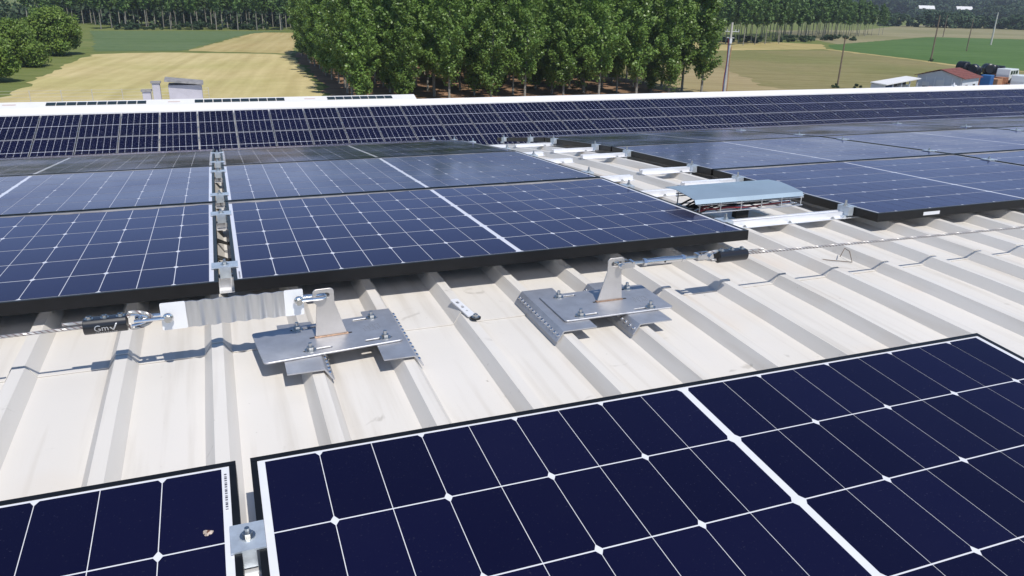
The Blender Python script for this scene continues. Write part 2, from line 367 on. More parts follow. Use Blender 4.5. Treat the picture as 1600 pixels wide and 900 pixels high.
ME_GRID = grid_mesh('cell_grid', .0021, .0052, .0100, MT['cell'])
ME_GRID_FAR = grid_mesh('cell_grid', .0010, .0048, .011, MT['cell_far'])
def module(name, loc, tilt, label, group, cells=True, cell_me=None):
    t = thing(name, loc, label, 'solar panel', group, rot=(tilt, 0, 0))
    link('frame', ME_FRAME, t); link('backsheet', ME_BACK, t)
    if cells:
        for (x, y, a) in cell_spots(): link('solar_cell', cell_me or ME_CELL, t, (x, y, -.0014), (0, 0, a))
    else: link('cell_grid', ME_GRID, t, kind='stuff')
    return t
# fitted rows: tilt of each row and its front edge
TIL = [-.0510, -.0743, -.1155, -.170]; rows = []
y, z = 0., 0.
for i, t in enumerate(TIL):
    rows.append((y, z, t)); y += H_*math.cos(t); z += H_*math.sin(t)
    if i < 3: g = (t+TIL[i+1])/2; y += .02*math.cos(g); z += .02*math.sin(g)
ordw = ['front', 'second', 'third', 'rear']
colx = {'A': 0., 'B': -.040-W_, 'C': 2.457, 'D': 2.457+W_+.022, 'E': 2.457+2*(W_+.022), 'G': 2.457+3*(W_+.022)}
CDY, CDZ = .138, -.032
desc = {'A': 'middle block left of the cable tray gap', 'B': 'left of the narrow clamp gap', 'C': 'right block beside the cable tray gap',
        'D': 'right block between its two seams', 'E': 'right block beyond its second seam', 'G': 'right block, farthest from the tray gap'}
MODS = {}
for c in 'ABCDEG':
    for i, (y, z, t) in enumerate(rows):
        if c == 'G' and i < 2 or c == 'E' and i < 1: pass
        dy, dz = (CDY, CDZ) if c in 'CDEG' else (0, 0)
        look = {0: 'deep blue', 1: 'paler grey-blue', 2: 'brown reflecting', 3: 'edge-on'}[i]
        MODS[c, i] = module('solar_module', (colx[c], y+dy, z+dz), t, f'{look} solar panel, {ordw[i]} row, {desc[c]}', 'solar panels on the near roof beyond the lifeline', cells=(i < 2 and c in 'ABC'), cell_me=ME_CELL_MID)
# foreground row (rises away from the camera to its back edge)
TF = .0673; FB = (-.9209, -.0013)
fy, fz = FB[0]-H_*math.cos(TF), FB[1]-H_*math.sin(TF)
MODS['F'] = module('solar_module', (-.0041, fy, fz), TF, 'large dark solar panel filling the lower right corner', 'foreground solar panels')
MODS['L'] = module('solar_module', (-.0310-W_+.003, fy, fz), TF, 'dark solar panel in the left foreground with a bird dropping on it', 'foreground solar panels')
# dust that has gathered along the lower (far) edge of the sloping panels
dust_m = mat('edge_dust', (.36, .345, .34), rough=.9, noise=(14, .25, 5, (.20, .19, .20)))
for key, t in list(MODS.items()):
    if len(key) != 2 or key[1] > 2 or key[0] in 'GE': continue
    c, i = key
    rd = random.Random(ord(c)*7+i); n = 46; wd0 = (.034, .020, .016)[i]; mb = MB(); vs = []
    for k in range(n+1):
        x = LIP+.001+(W_-2*LIP-.002)*k/n; wv = wd0*(.55+.35*math.sin(k*.21+rd.random()*.5+i)+.35*rd.random()); vs += [(x, H_-LIP-.0005, -.0009), (x, H_-LIP-max(.004, wv), -.0009)]
    mb.add(vs, [(2*k, 2*k+1, 2*k+3, 2*k+2) for k in range(n)]); mb.build('dust_edge', dust_m, t)
def sticker(parent, x0, x1, y0, y1, z=.0004, bars=True, vertical=False):
    mb = MB(); mb.box(x0, x1, y0, y1, z-.0014, z); o = mb.build('sticker', MT['label'], parent, label='small printed serial sticker')
    if bars:
        mb = MB(); n = 17
        for k in range(n):
            a = (y1-y0)*(k+.2)/n; wd = (y1-y0)/n*(.35+.4*((k*7) % 3)/2)
            mb.box(x0+(x1-x0)*.18, x1-(x1-x0)*.18, y0+a, y0+a+wd, z, z+.0002)
        mb.build('barcode', MT['ink'], o)
    return o
sticker(MODS['L'], W_-.0205, W_-.0145, H_-.125, H_-.030, z=-.0008)
sticker(MODS['A', 0], .0145, .0205, .02, .09, z=-.0008)
mb = MB(); mb.box(.245, .335, -.0006, .0, -.026, -.012); o = mb.build('sticker', MT['label'], MODS['C', 0], label='small white sticker on the black frame edge')

# bird dropping on the left foreground panel
Tl = Matrix.Translation((-.0310-W_+.003, fy, fz)) @ Matrix.Rotation(TF, 4, 'X')
bd = thing('bird_dropping', Tl @ Vector((W_-.047, H_-.168, -.001)), 'small pale and brown bird dropping on the left foreground panel', 'bird dropping', rot=(TF, 0, 0))
rr = random.Random(3)
def blob(cx, cy, r, h, n=11):
    mb = MB(); rs = [r*(.75+.45*rr.random()) for _ in range(n)]
    vs = [(cx, cy, h)]+[(cx+.55*q*math.cos(2*PI*k/n), cy+.55*q*math.sin(2*PI*k/n), h*.8) for k, q in enumerate(rs)]+[(cx+q*math.cos(2*PI*k/n), cy+q*math.sin(2*PI*k/n), 0) for k, q in enumerate(rs)]
    mb.add(vs, [(0, 1+k, 1+(k+1) % n) for k in range(n)]+[(1+k, 1+n+k, 1+n+(k+1) % n, 1+(k+1) % n) for k in range(n)]); return mb
for cx, cy, r in ((-.003, .002, .0046), (.004, -.001, .0046), (-.001, -.004, .0036)): blob(cx, cy, r, .0016).build('splat', MT['dropping'], bd)
blob(.001, .001, .0035, .0022).build('dark_splat', MT['dropping_dark'], bd)

# far array: portrait modules, two rows down the slope
def far_root(x, s, label):
    yy, zz = fr(s)
    t = thing('solar_module', (x, yy, zz), label, 'solar panel', 'solar panels of the far array', rot=(TA, 0, 0)); return t
mb = MB(); mb.box(0, H_, 0, LIP, -FH, 0); mb.box(0, H_, W_-LIP, W_, -FH, 0); mb.box(0, LIP, LIP+.0002, W_-LIP-.0002, -FH, -.0002); mb.box(H_-LIP, H_, LIP+.0002, W_-LIP-.0002, -FH, -.0002)
ME_FFRAME = mb.mesh('frame', MT['frame'])
mb = MB(); mb.box(LIP, H_-LIP, LIP, W_-LIP, -.006, -.0016); ME_FBACK = mb.mesh('backsheet', MT['backsheet'])
TR = Matrix(((0,-1,0,H_),(1,0,0,0),(0,0,1,0),(0,0,0,1)))
ME_FGRID = ME_GRID_FAR.copy(); ME_FGRID.transform(TR)
mb = MB(); mb.box(-.028, .048, -.03, .03, .001, .014); hexbolt(mb, .01, 0, .014, .016, .012, .012); ME_FCLAMP = mb.mesh('clamp', MT['zinc'])
for rrow in range(2):
    for k in range(-3, 47):
        x = -5.223+1.154*k-.01
        t = far_root(x+.02, (rrow+1)*1.722+rrow*.013, 'dark navy portrait solar panel in the upper row right below the white ridge' if rrow == 0 else 'dark navy portrait solar panel in the lower row of the far array')
        link('frame', ME_FFRAME, t); link('backsheet', ME_FBACK, t); link('cell_grid', ME_FGRID, t, kind='stuff')
        for yy in (.42, 1.36): link('clamp', ME_FCLAMP, t, (-.02, yy, 0))

# ------------------------------------------------------------------ rails, clamps
def rail_mesh(L):
    mb = MB(); h = .040
    # low hat profile with feet
    prof = [(-.045, 0), (-.045, .003), (-.019, .003), (-.019, h), (-.008, h), (-.008, h-.006), (.008, h-.006), (.008, h), (.019, h), (.019, .003), (.045, .003), (.045, 0)]
    mb.prism(prof, 'x', 0, L); return mb.mesh('profile', MT['alu'])
def rail(x0, x1, y, ztop, label, group='mounting rails under the panels'):
    """rail along x sitting on the ribs, its top just under the module frames; short feet stand on ribs"""
    base = zr(y)+.0012; t = thing('mounting_rail', (x0, y, base), label, 'rail', group, rot=(-(y-YC)/RV, 0, 0))
    h = max(.022, ztop-base); me = rail_mesh(x1-x0)
    o = link('profile', me, t); o.scale = (1, 1, h/.040)
    mb = MB()
    k0 = math.ceil((x0+.02-RIB0)/RIBP); k1 = math.floor((x1-.02-RIB0)/RIBP)
    for k in range(k0, k1+1):
        for yy in (-.033, .033): hexbolt(mb, ribx(k)-x0, yy, .003*h/.04, .0055, .005, .0)
    if mb.v: mb.build('fixing_screws', MT['zinc'], t, kind='stuff')
    return t
CLY = [(.16, 0), (.90, 0), (.16, 1), (.90, 1), (.20, 2), (.92, 2)]
near = ['nearest', 'second', 'third', 'fourth', 'fifth', 'farthest']
def mod_pt(i, s, c):
    y, z, t = rows[i]; dy, dz = (CDY, CDZ) if c in 'CDEG' else (0, 0)
    return y+dy+s*math.cos(t), z+dz+s*math.sin(t), t
def clamp(x, y, z, t, wid, label, group, end=False):
    o = thing('panel_clamp', (x, y, z), label, 'clamp', group, rot=(t, 0, 0))
    mb = MB(); hw = wid/2
    if end:   # stepped end clamp: foot column and lip over the frame (+x side), tall bolt
        mb.box(-.028, -.002, -.032, .032, -.034, .003); mb.box(-.002, .012, -.032, .032, .0006, .0035); mb.box(-.040, -.028, -.024, .024, -.050, -.034)
        mb.build('plate', MT['clamp'], o)
        mb = MB(); mb.tube([(-.015, 0, -.055), (-.015, 0, .018)], .0045, 8); hexbolt(mb, -.015, 0, .003, .0085, .007, .014); mb.build('bolt', MT['zinc'], o)
    else:     # mid clamp: U-shaped bridge over both frames
        mb.box(-hw, hw, -.030, .030, .0008, .0040)
        mb.box(-hw*.42, hw*.42, -.030, -.0275, -.030, .0008); mb.box(-hw*.42, hw*.42, .0275, .030, -.030, .0008)
        mb.build('plate', MT['clamp'], o)
        mb = MB(); hexbolt(mb, 0, 0, .0042, .0075, .006, .008); mb.tube([(0, 0, -.05), (0, 0, .004)], .004, 8); mb.build('bolt', MT['zinc'], o)
    return o
for n, (s, i) in enumerate(CLY):
    y, z, t = mod_pt(i, s, 'A')
    rail(-1.85, 1.690 if n == 0 else 1.722+.27, y+.012, z-FH-.001, f'silver mounting rail under the left and middle panels, {near[n]} from the camera')
    clamp(-.020, y, z, t, .074, f'blue-grey clamp with bolt in the narrow gap of the left panels, {near[n]} of six', 'clamps in the narrow panel gap')
    yc, zc, tc = mod_pt(i, s, 'C')
    rail(1.80 if n == 0 else 2.457-.33, 7.9, yc+.012, zc-FH-.001, f'silver mounting rail under the right block of panels, {near[n]} from the camera')
    clamp(2.457-.001, yc, zc, tc, .05, f'silver end clamp of the right block beside the tray gap, {near[n]} of six', 'end clamps on the right panel block', end=True)
    o = clamp(1.722+.001, y, z, t, .05, f'silver end clamp on the right edge of the middle panels, {near[n]} of six', 'end clamps on the middle panels', end=True)
    o.rotation_euler = (-t, 0, PI)
    for c in 'DEG':
        xc = colx[c]-.011
        if c == 'G': continue
        clamp(xc, yc, zc, tc, .062, f'silver clamp in the {"first" if c == "D" else "second"} seam of the right panel block, {near[n]} of six', 'clamps in the right block seams')
# small clamps in the rear row edge
for j, x in enumerate((2.457, 1.722)):
    for s in (.25, .9):
        y, z, t = mod_pt(3, s, 'C' if j == 0 else 'A'); o = clamp(x+(-.001 if j == 0 else .001), y, z, t, .05, f'small end clamp on the rear row beside the gap, {"right" if j == 0 else "left"} side {"near" if s < .5 else "far"} one', 'end clamps on the rear row', end=True)
        if j == 1: o.rotation_euler = (-t, 0, PI)
# foreground clamp and rail
yf = -1.125; s = (yf-fy)/math.cos(TF); zf = fz+s*math.sin(TF)
clamp(-.0185, yf+.005, zf, TF, .050, 'blue-grey clamp with bolt between the two foreground panels', 'clamps in the foreground gap')
rail(-1.7, 1.68, yf-.035, zf-FH-.003, 'white metal rail end showing below the foreground clamp', 'foreground mounting rails')

# ------------------------------------------------------------------ lifeline anchors
def slot(cx, cy, L, wd, a=0, n=5):
    r = wd/2; pts = []
    for s, a0 in ((1, -90), (-1, 90)):
        for i in range(n+1):
            an = math.radians(a0+180*i/n); pts.append((s*(L/2-r)+r*math.cos(an), r*math.sin(an)))
    ca, sa = math.cos(a), math.sin(a)
    return [(cx+x*ca-y*sa, cy+x*sa+y*ca) for x, y in pts]
def saddle(name, x_fl, side, x_far, y0, y1, parent, seed=0):
    """bracket over a rib: flat top from the rib edge to x_far, flange down the rib flank on `side` (+1 right, -1 left)"""
    th = .003; zt = .0105; drop = .030; out = .0185*side
    mb = MB()
    P = [(x_far, zt-th), (x_far, zt), (x_fl, zt), (x_fl+out+.002*side, zt-drop), (x_fl+out-.002*side, zt-drop-.001), (x_fl-.0025*side, zt-th)]
    mb.prism(P, 'y', y0, y1); o = mb.build(name, MT['steel'], parent)
    mb = MB(); n = 14; nx = Vector((drop, 0, .020*side)).normalized() if side > 0 else Vector((-drop, 0, .020)).normalized()
    nx = Vector((side*drop, 0, .020)).normalized()
    for k in range(n):
        yy = y0+(y1-y0)*(k+.5)/n; c = Vector((x_fl+out*.52+.001*side, yy, zt-drop*.52))
        mb.tube([c, c+nx*.0025, c+nx*.0045], [.0052, .0048, .0024], 8)
    r = mb.build('rivets', MT['chrome'], o, smooth=True, kind='stuff')
    return o
def anchor(loc, plate, rot, post_x, side, bolts, label, saddles, mark):
    """side: -1 the lifeline leaves to the left, +1 to the right. z=0 is the rib tops"""
    a = thing('lifeline_anchor', loc, label, 'roof anchor', 'lifeline anchors on the roof')
    for sx, fs, xf, y0, y1 in saddles: saddle('saddle_bracket', sx, fs, xf, y0, y1, a)
    x0, x1, y0, y1 = plate; R = Matrix.Translation((0, 0, .0118)) @ Matrix.Rotation(rot, 4, 'Z')
    sl = [slot(bx-.018*(1 if bx > (x0+x1)/2 else -1), by, .072, .010) for bx, by in bolts]
    pl = holed('base_plate', rrect(x0, x1, y0, y1, .010), sl, .0042, MT['steel'], a, T=R); bevel(pl, .0008, 1)
    for bx, by in bolts:
        mb = MB(); hexbolt(mb, bx, by, .0042, .0095, .008, .010, T=R); mb.build('bolt', MT['zinc'], a)
    # etched marking block on the plate
    mb = MB(); mx, my = mark
    for r_ in range(5):
        for c_ in range(7):
            if (r_*3+c_*5) % 7 not in (0, 3): mb.box(mx+.007*c_, mx+.007*c_+.0046, my-.008*r_, my-.008*r_+.0035, .0042, .00426, T=R)
    mb.build('etched_mark', mat('etched_grey', (.36, .36, .38), rough=.6, metal=.7), a, kind='stuff')
    # post: tapered plate with one upright edge on the cable side and a rounded slotted head
    hb = .049; s = side
    px = lambda u: s*u
    head0, head1, zb, zt2 = -.021, .032, .094, .130
    hr = .010
    out = [(px(-hb), 0), (px(.032), 0), (px(.024), zb-.006), (px(head1), zb+.004)]
    hd = [(px(head1), zb+.004+.004)]
    for i in range(5): an = math.radians(90*i/4); hd.append((px(head1-hr+hr*math.cos(an)), zt2-hr+hr*math.sin(an)))
    for i in range(5): an = math.radians(90+90*i/4); hd.append((px(head0+hr+hr*math.cos(an)), zt2-hr+hr*math.sin(an)))
    out += hd+[(px(head0), zb+.004), (px(head0), zb-.004)]
    hole = slot(px(.007), .112, .034, .013)
    if s < 0: out = out[::-1]
    Tp = Matrix.Translation((post_x[0], post_x[1], 0.0162)) @ Matrix.Rotation(rot*.6, 4, 'Z') @ Matrix.Rotation(PI/2, 4, 'X') @ Matrix.Translation((0, 0, -.002))
    po = holed('post', out, [hole], .004, MT['steel_post'], a, T=Tp); bevel(po, .0007, 1)
    mb = MB(); Tw = Matrix.Translation((post_x[0], post_x[1], 0.0160)) @ Matrix.Rotation(rot*.6, 4, 'Z')
    mb.tube([Tw @ Vector((px(-hb-.002), -.0035, .001)), Tw @ Vector((px(.034), -.0035, .001))], .0026, 6); mb.tube([Tw @ Vector((px(-hb-.002), .0035, .001)), Tw @ Vector((px(.034), .0035, .001))], .0026, 6)
    mb.build('weld_seam', MT['weld'], a)
    mb = MB(); mb.box(px(-hb)-.007*s-.005, px(-hb)-.007*s+.005, -.003, .003, 0, .0007, T=Tw); mb.box(px(.032)+.009*s-.006, px(.032)+.009*s+.006, -.003, .003, 0, .0007, T=Tw); mb.build('weld_slot', MT['dark'], a)
    return a, Tp
zA = zr(-.3)
anchor((0, 0, zA), (.006, .352, -.414, -.226), .10, (.213, -.297), -1, [(.118, -.247), (.122, -.385), (.316, -.248), (.312, -.386)],
       'steel lifeline anchor with tilted post right of the ribbed shock absorber', [(.1815, 1, .094, -.474, -.178), (.4005, 1, .322, -.468, -.150)], (.275, -.295))
anchor((0, 0, zA), (.836, 1.178, -.396, -.204), -.0, (1.030, -.296), 1, [(.890, -.228), (.892, -.374), (1.118, -.226), (1.110, -.380)],
       'steel lifeline anchor whose post holds the turnbuckle on the right', [(.8090, -1, .908, -.446, -.138), (1.0285, -1, 1.130, -.466, -.138)], (1.09, -.30))

YL, ZL = -.300, .036
def ring(mb, c, R, r, axis='y', n=20, mi=0, a0=0, a1=2*PI):
    pts = []
    full = abs(a1-a0-2*PI) < 1e-6
    for i in range(n if full else n+1):
        a = a0+(a1-a0)*i/n; u, v = R*math.cos(a), R*math.sin(a)
        pts.append({'y': (c[0]+u, c[1], c[2]+v), 'z': (c[0]+u, c[1]+v, c[2])}[axis])
    mb.tube(pts, r, 8, mi, closed=full)
# ribbed shock absorber (a wavy strip standing on edge)
sa = thing('shock_absorber', (0, YL, 0), 'wavy silver strip shock absorber with end tabs coloured white for sun glare on the left lifeline', 'shock absorber')
zb0, zb1 = .000, .066
mb = MB(); n = 120; x0, x1 = -.112, .112; top = []
for i in range(n+1):
    x = x0+(x1-x0)*i/n; ph = (x-x0)/(x1-x0); yv = .0036*math.sin(ph*2*PI*6.5)*min(1, 9*ph, 9*(1-ph)); top.append((x, yv))
th = .0022
vs = []
for x, yv in top: vs += [(x, yv-th/2, zb0), (x, yv+th/2, zb0), (x, yv+th/2, zb1), (x, yv-th/2, zb1)]
fs = []
for i in range(n):
    for k in range(4): fs.append((4*i+k, 4*i+(k+1) % 4, 4*(i+1)+(k+1) % 4, 4*(i+1)+k))
mb.add(vs, fs+[(0,1,2,3), (4*n+3,4*n+2,4*n+1,4*n)]); o = mb.build('wavy_strip', MT['strip'], sa, smooth=True)
for xa, xb, hx in ((-.168, -.1125, -.152), (.1125, .158, .146)):
    hole = [(hx+.0065*math.cos(2*PI*k/12), .034+.0065*math.sin(2*PI*k/12)) for k in range(12)]
    holed('end_tab', rrect(xa, xb, zb0-.001, zb1+.001, .003, 2), [hole], .0026, MT['strip_tab'], sa, T=Matrix.Rotation(PI/2, 4, 'X') @ Matrix.Translation((0, 0, -.0013)))
# shackle to the post
def shackle(x0, x1, z, label, big=.0045):
    t = thing('shackle', (0, YL, z), label, 'shackle', 'shackles on the lifeline')
    mb = MB(); hw = .0125; L = x1-x0
    pts = [(x0, -hw, 0)]+[(x1-hw+hw*math.sin(a), -hw*math.cos(a), 0) for a in [PI*i/10 for i in range(11)]]+[(x0, hw, 0)]
    mb.tube(pts, big, 10); mb.build('bow', MT['chrome'], t, smooth=True)
    mb = MB()
    for yy in (-hw, hw): ring(mb, (x0, yy, 0), .0085, .0038, 'y', 16)
    mb.build('eyes', MT['chrome'], t, smooth=True)
    mb = MB(); mb.tube([(x0, -hw-.009, 0), (x0, hw+.009, 0)], .0052, 10); mb.tube([(x0, -hw-.014, 0), (x0, -hw-.008, 0)], .0085, 6); mb.build('pin', MT['zinc'], t)
    return t
shackle(.146, .213, .041, 'polished shackle joining the wavy strip to the left anchor post')
t = shackle(-.152, -.212, .034, 'polished shackle joining the wavy strip to the rope loop')

def twisted(mb, pts, R, r, pitch, strands=6, n=5, mi=None):
    """rope laid along a polyline: helical strands round a core"""
    P = [Vector(p) for p in pts]; cum = [0]
    for a, b in zip(P, P[1:]): cum.append(cum[-1]+(b-a).length)
    N = max(8, int(cum[-1]/pitch*7))
    C = []
    for i in range(N+1):
        s = cum[-1]*i/N; k = max(j for j in range(len(cum)) if cum[j] <= s+1e-9); k = min(k, len(P)-2)
        C.append((s, P[k].lerp(P[k+1], (s-cum[k])/(cum[k+1]-cum[k]))))
    for st in range(strands):
        q = []
        for i, (s, c) in enumerate(C):
            t = (C[min(i+1, N)][1]-C[max(i-1, 0)][1]).normalized(); a = t.cross(Vector((0, 0, 1))).normalized(); b = t.cross(a)
            an = 2*PI*(s/pitch+st/strands); q.append(c+R*(math.cos(an)*a+math.sin(an)*b))
        mb.tube(q, r, n, mi=(mi[st] if mi else 0))
def text_mesh(body, size, m, name, parent, fn, extrude=0.):
    cu = bpy.data.curves.new(name, 'FONT'); cu.body = body; cu.size = size; cu.resolution_u = 3; cu.extrude = extrude
    ob = bpy.data.objects.new('tmp', cu); COL.objects.link(ob)
    dg = bpy.context.evaluated_depsgraph_get(); me = bpy.data.meshes.new_from_object(ob.evaluated_get(dg)); bpy.data.objects.remove(ob)
    for v in me.vertices: v.co = fn(v.co.x, v.co.y, v.co.z)
    me.materials.clear(); me.materials.append(m); return link(name, me, parent)
def sleeve(x0, x1, z, label, d, tilt=0., text=False):
    R = .0205
    t = thing('cable_sleeve', (x0, YL, z), label, 'cable sleeve', 'black sleeves on the lifeline')
    mb = MB(); L = x1-x0; n = 28
    sec = [(R*1.0*math.cos(2*PI*k/n), R*math.sin(2*PI*k/n)) for k in range(n)]
    sec = [(y, min(zz, R*.80)) for y, zz in sec]
    mb.prism(sec, 'x', 0, L); o = mb.build('body', MT['black'], t, smooth=True); bevel(o, .0012)
    mb = MB()
    for k in range(3): hexbolt(mb, L*(.14+.36*k), 0, R*.80-.001, .006, .005, .0)
    mb.build('screws', MT['zinc'], t)
    if text:
        def wrap(x, y, zz): a = math.radians(12)-y/R; rr_ = R+.0009; return Vector((x, -rr_*math.cos(a), -rr_*math.sin(a)))
        text_mesh('Gm', .0205, MT['steel'], 'lettering', t, lambda x, y, zz: wrap(.022+x, y-.004, zz))
        mb = MB(); ck = [(.0545, .0045), (.0575, .0045), (.0605, -.0005), (.0655, .0125), (.069, .0125), (.0615, -.0045), (.0595, -.0045)]
        
        for (xa, ya, xb, yb) in ((.0545, .0040, .0600, -.0040), (.0600, -.0040, .0680, .0120)):
            for q in range(6):
                u0, u1 = q/6, (q+1)/6; X = lambda u: xa+(xb-xa)*u; Y = lambda u: ya+(yb-ya)*u
                mb.add([wrap(X(u0), Y(u0), 0), wrap(X(u0)+.0032, Y(u0), 0), wrap(X(u1)+.0032, Y(u1), 0), wrap(X(u1), Y(u1), 0)], [(0, 1, 2, 3)]); mb.build('tick_mark', MT['white'], t)
        mb = MB()
        for k in range(11):
            xx = .024+.0042*k; mb.add([wrap(xx, -.0105, 0), wrap(xx+.0028, -.0105, 0), wrap(xx+.0028, -.0082, 0), wrap(xx, -.0082, 0)], [(0, 1, 2, 3)])
        mb.build('small_print', MT['steel'], t)
    return t
sleeve(-.330, -.240, .031, 'black cable sleeve with tick logo on the left lifeline', -1, text=True)
sleeve(1.377, 1.478, .033, 'black cable sleeve beyond the turnbuckle on the right lifeline', 1)
# left rope loop (thimble)
lp = thing('rope_loop', (0, YL, .033), 'steel rope eye around a thimble between black sleeve and shackle', 'rope loop')
mb = MB(); pts = []
for i in range(25):
    a = PI*i/24; pts.append((-.238+.050*math.sin(a), 0, .020*math.cos(a)*(1 if i not in (0, 24) else .5)))
twisted(mb, pts, .0028, .0024, .026, 5, 5, [0, 0, 0, 0, 1]); mb.build('rope', [MT['rope'], MT['rope_dark']], lp)
mb = MB(); mb.tube([(-.236+.040*math.sin(PI*i/20), 0, .0135*math.cos(PI*i/20)) for i in range(21)], .0035, 8); mb.build('thimble', MT['chrome'], lp, smooth=True)
def cable(pts, label):
    t = thing('safety_cable', (0, YL, 0), label, 'cable', 'lifeline cables')
    mb = MB(); twisted(mb, pts, .0021, .0019, .026, 6, 5, [0, 0, 1, 0, 0, 1]); o = mb.build('strands', [MT['rope'], MT['rope_dark']], t); return t
cable([(-5.5, 0, .035), (-3, 0, .028), (-1.2, 0, .024), (-.6, 0, .026), (-.328, 0, .029)], 'twisted steel lifeline cable running off to the left from the logo sleeve')
cable([(1.476, 0, .032), (1.9, 0, .026), (2.7, 0, .016), (4.2, 0, .010), (6, 0, .020), (9, 0, .04)], 'twisted steel lifeline cable running off to the right')
for (xa, xb, zz) in ((-.372, -.325, .040), (1.475, 1.545, .040)):
    t = thing('cable_tail', (0, YL, zz), f'short cut cable tail beside the {"left" if xa < 0 else "right"} black sleeve', 'cable tail', 'cable tails')
    mb = MB(); twisted(mb, [(xa, 0, 0), (xb, 0, 0)], .0021, .0019, .026, 6, 5, [0, 0, 0, 0, 0, 1]); mb.build('strands', [MT['rope'], MT['rope_dark']], t)
# right turnbuckle
tb = thing('turnbuckle', (0, YL, .040), 'polished steel turnbuckle between the right anchor post and black sleeve', 'turnbuckle')
mb = MB(); mb.tube([(1.128, 0, 0), (1.134, 0, 0), (1.15, 0, 0), (1.19, 0, .0), (1.235, 0, -.001), (1.250, 0, -.001), (1.256, 0, -.001)], [.0085, .0088, .0092, .0105, .0092, .0088, .0085], 16); mb.build('body', MT['chrome'], tb, smooth=True)
mb = MB(); mb.tube([(1.122, 0, 0), (1.132, 0, 0)], .0108, 6); mb.build('lock_nut', MT['chrome'], tb)
mb = MB(); mb.tube([(1.251, 0, -.001), (1.261, 0, -.001)], .0108, 6); mb.build('lock_nut', MT['chrome'], tb)
mb = MB(); mb.tube([(1.075, 0, 0), (1.125, 0, 0)], .0052, 10); mb.build('threaded_rod', MT['zinc'], tb, smooth=True)
mb = MB(); mb.tube([(1.258, 0, -.001), (1.315, 0, -.003)], .0052, 10); mb.build('threaded_rod', MT['zinc'], tb, smooth=True)
mb = MB(); mb.tube([(1.19, -.0108, -.002), (1.19, -.0102, -.002)], .003, 8); mb.build('inspection_hole', MT['dark'], tb)
for nm, xx, sg in (('fork_end', 1.080, -1), ('fork_end', 1.310, 1)):
    mb = MB()
    for yy in (-.011, .011): mb.prism(rrect(min(xx, xx+sg*.045), max(xx, xx+sg*.045), -.0085, .0085, .007), 'y', yy-.0022, yy+.0022)
    mb.box(min(xx, xx-sg*.008), max(xx, xx-sg*.008), -.0132, .0132, -.0085, .0085)
    mb.tube([(xx+sg*.034, -.018, 0), (xx+sg*.034, .018, 0)], .0048, 10); mb.tube([(xx+sg*.034, -.021, 0), (xx+sg*.034, -.014, 0)], .0075, 6)
    mb.build(nm, MT['chrome'], tb, smooth=True)
lp = thing('rope_loop', (0, YL, .036), 'small steel rope eye between turnbuckle fork and right black sleeve', 'rope loop')
mb = MB(); pts = [(1.377-.045*math.sin(PI*i/20), 0, .014*math.cos(PI*i/20)) for i in range(21)]
twisted(mb, pts, .0026, .0023, .024, 5, 5, [0, 0, 0, 0, 1]); mb.build('rope', [MT['rope'], MT['rope_dark']], lp)
mb = MB(); mb.tube([(1.372-.034*math.sin(PI*i/16), 0, .009*math.cos(PI*i/16)) for i in range(17)], .003, 8); mb.build('thimble', MT['chrome'], lp, smooth=True)

# perforated strap with a screw on a rib
zc_ = zr(-.2)
st = thing('perforated_strap', (ribx(3)-.002, -.205, zc_+.001), 'short white perforated strap screwed to a roof rib between the anchors', 'strap', rot=(0, 0, math.radians(8)))
holed('strap', rrect(-.012, .012, -.062, .062, .006), [slot(0, .038, .022, .009, PI/2), slot(0, .004, .018, .008, PI/2), slot(.0, -.026, .010, .006, PI/2)], .004, MT['strip_tab'], st, T=Matrix.Rotation(.035, 4, 'X') @ Matrix.Translation((0, 0, .003)))
mb = MB(); mb.tube([(.004, -.075, 0), (.004, -.075, .004)], .015, 16); mb.build('washer', MT['rubber'], st)
mb = MB(); hexbolt(mb, .004, -.075, .004, .0075, .006, .003); mb.build('screw', MT['zinc'], st)
# bent wire left on the roof
bw = MB(); zz = zr(-.13)-RIBH+.004
bw.tube([(1.93, -.02, zr(-.02)-RIBH+.003), (2.03, -.10, zz), (2.085, -.135, zz), (2.10, -.10, zz+.028), (2.105, -.07, zz+.030), (2.06, -.10, zz+.012)], .0016, 6)
bw.build('bent_wire', MT['pole_wood'], None, label='thin bent wire lying on the roof under the right cable', cat='wire')

# ------------------------------------------------------------------ cable tray in the gap
zt0 = -.041
ct = thing('cable_tray', (0, 0, zt0), 'wire mesh cable tray with a pale blue sheet cover in the gap between panels', 'cable tray')
tx0, tx1, ty0, ty1, hh = 1.765, 2.265, .370, .530, .044
mb = MB(); k = 0; x = tx0
while x < tx1+.001:
    for yy in (ty0, ty1): mb.tube([(x, yy, 0), (x, yy, hh+.006)], .0026, 6)
    mb.tube([(x, ty0, 0), (x, ty1, 0)], .0026, 6); x += .1
for yy in (ty0, ty1):
    for zz in (.0, .034, hh): mb.tube([(tx0-.01, yy, zz), (tx1+.01, yy, zz)], .0026, 6)
for yy in (.405, .445, .485): mb.tube([(tx0-.01, yy, 0), (tx1+.01, yy, 0)], .0026, 6)
mb.build('wire_basket', MT['wire'], ct)
mb = MB(); zc = hh+.013
pf = [(ty0-.022, zc-.012), (ty0-.012, zc+.004), (ty0+.05, zc+.010), (ty1-.03, zc+.014), (ty1+.05, zc+.006), (ty1+.05, zc+.004), (ty1-.03, zc+.012), (ty0+.05, zc+.008), (ty0-.0095, zc+.0022), (ty0-.020, zc-.012)]
mb.prism(pf, 'x', tx0-.035, tx1-.01); mb.build('cover', MT['tray'], ct)
nth = ['first', 'second', 'third', 'fourth', 'fifth', 'sixth', 'seventh', 'eighth', 'ninth', 'tenth', 'eleventh', 'twelfth']
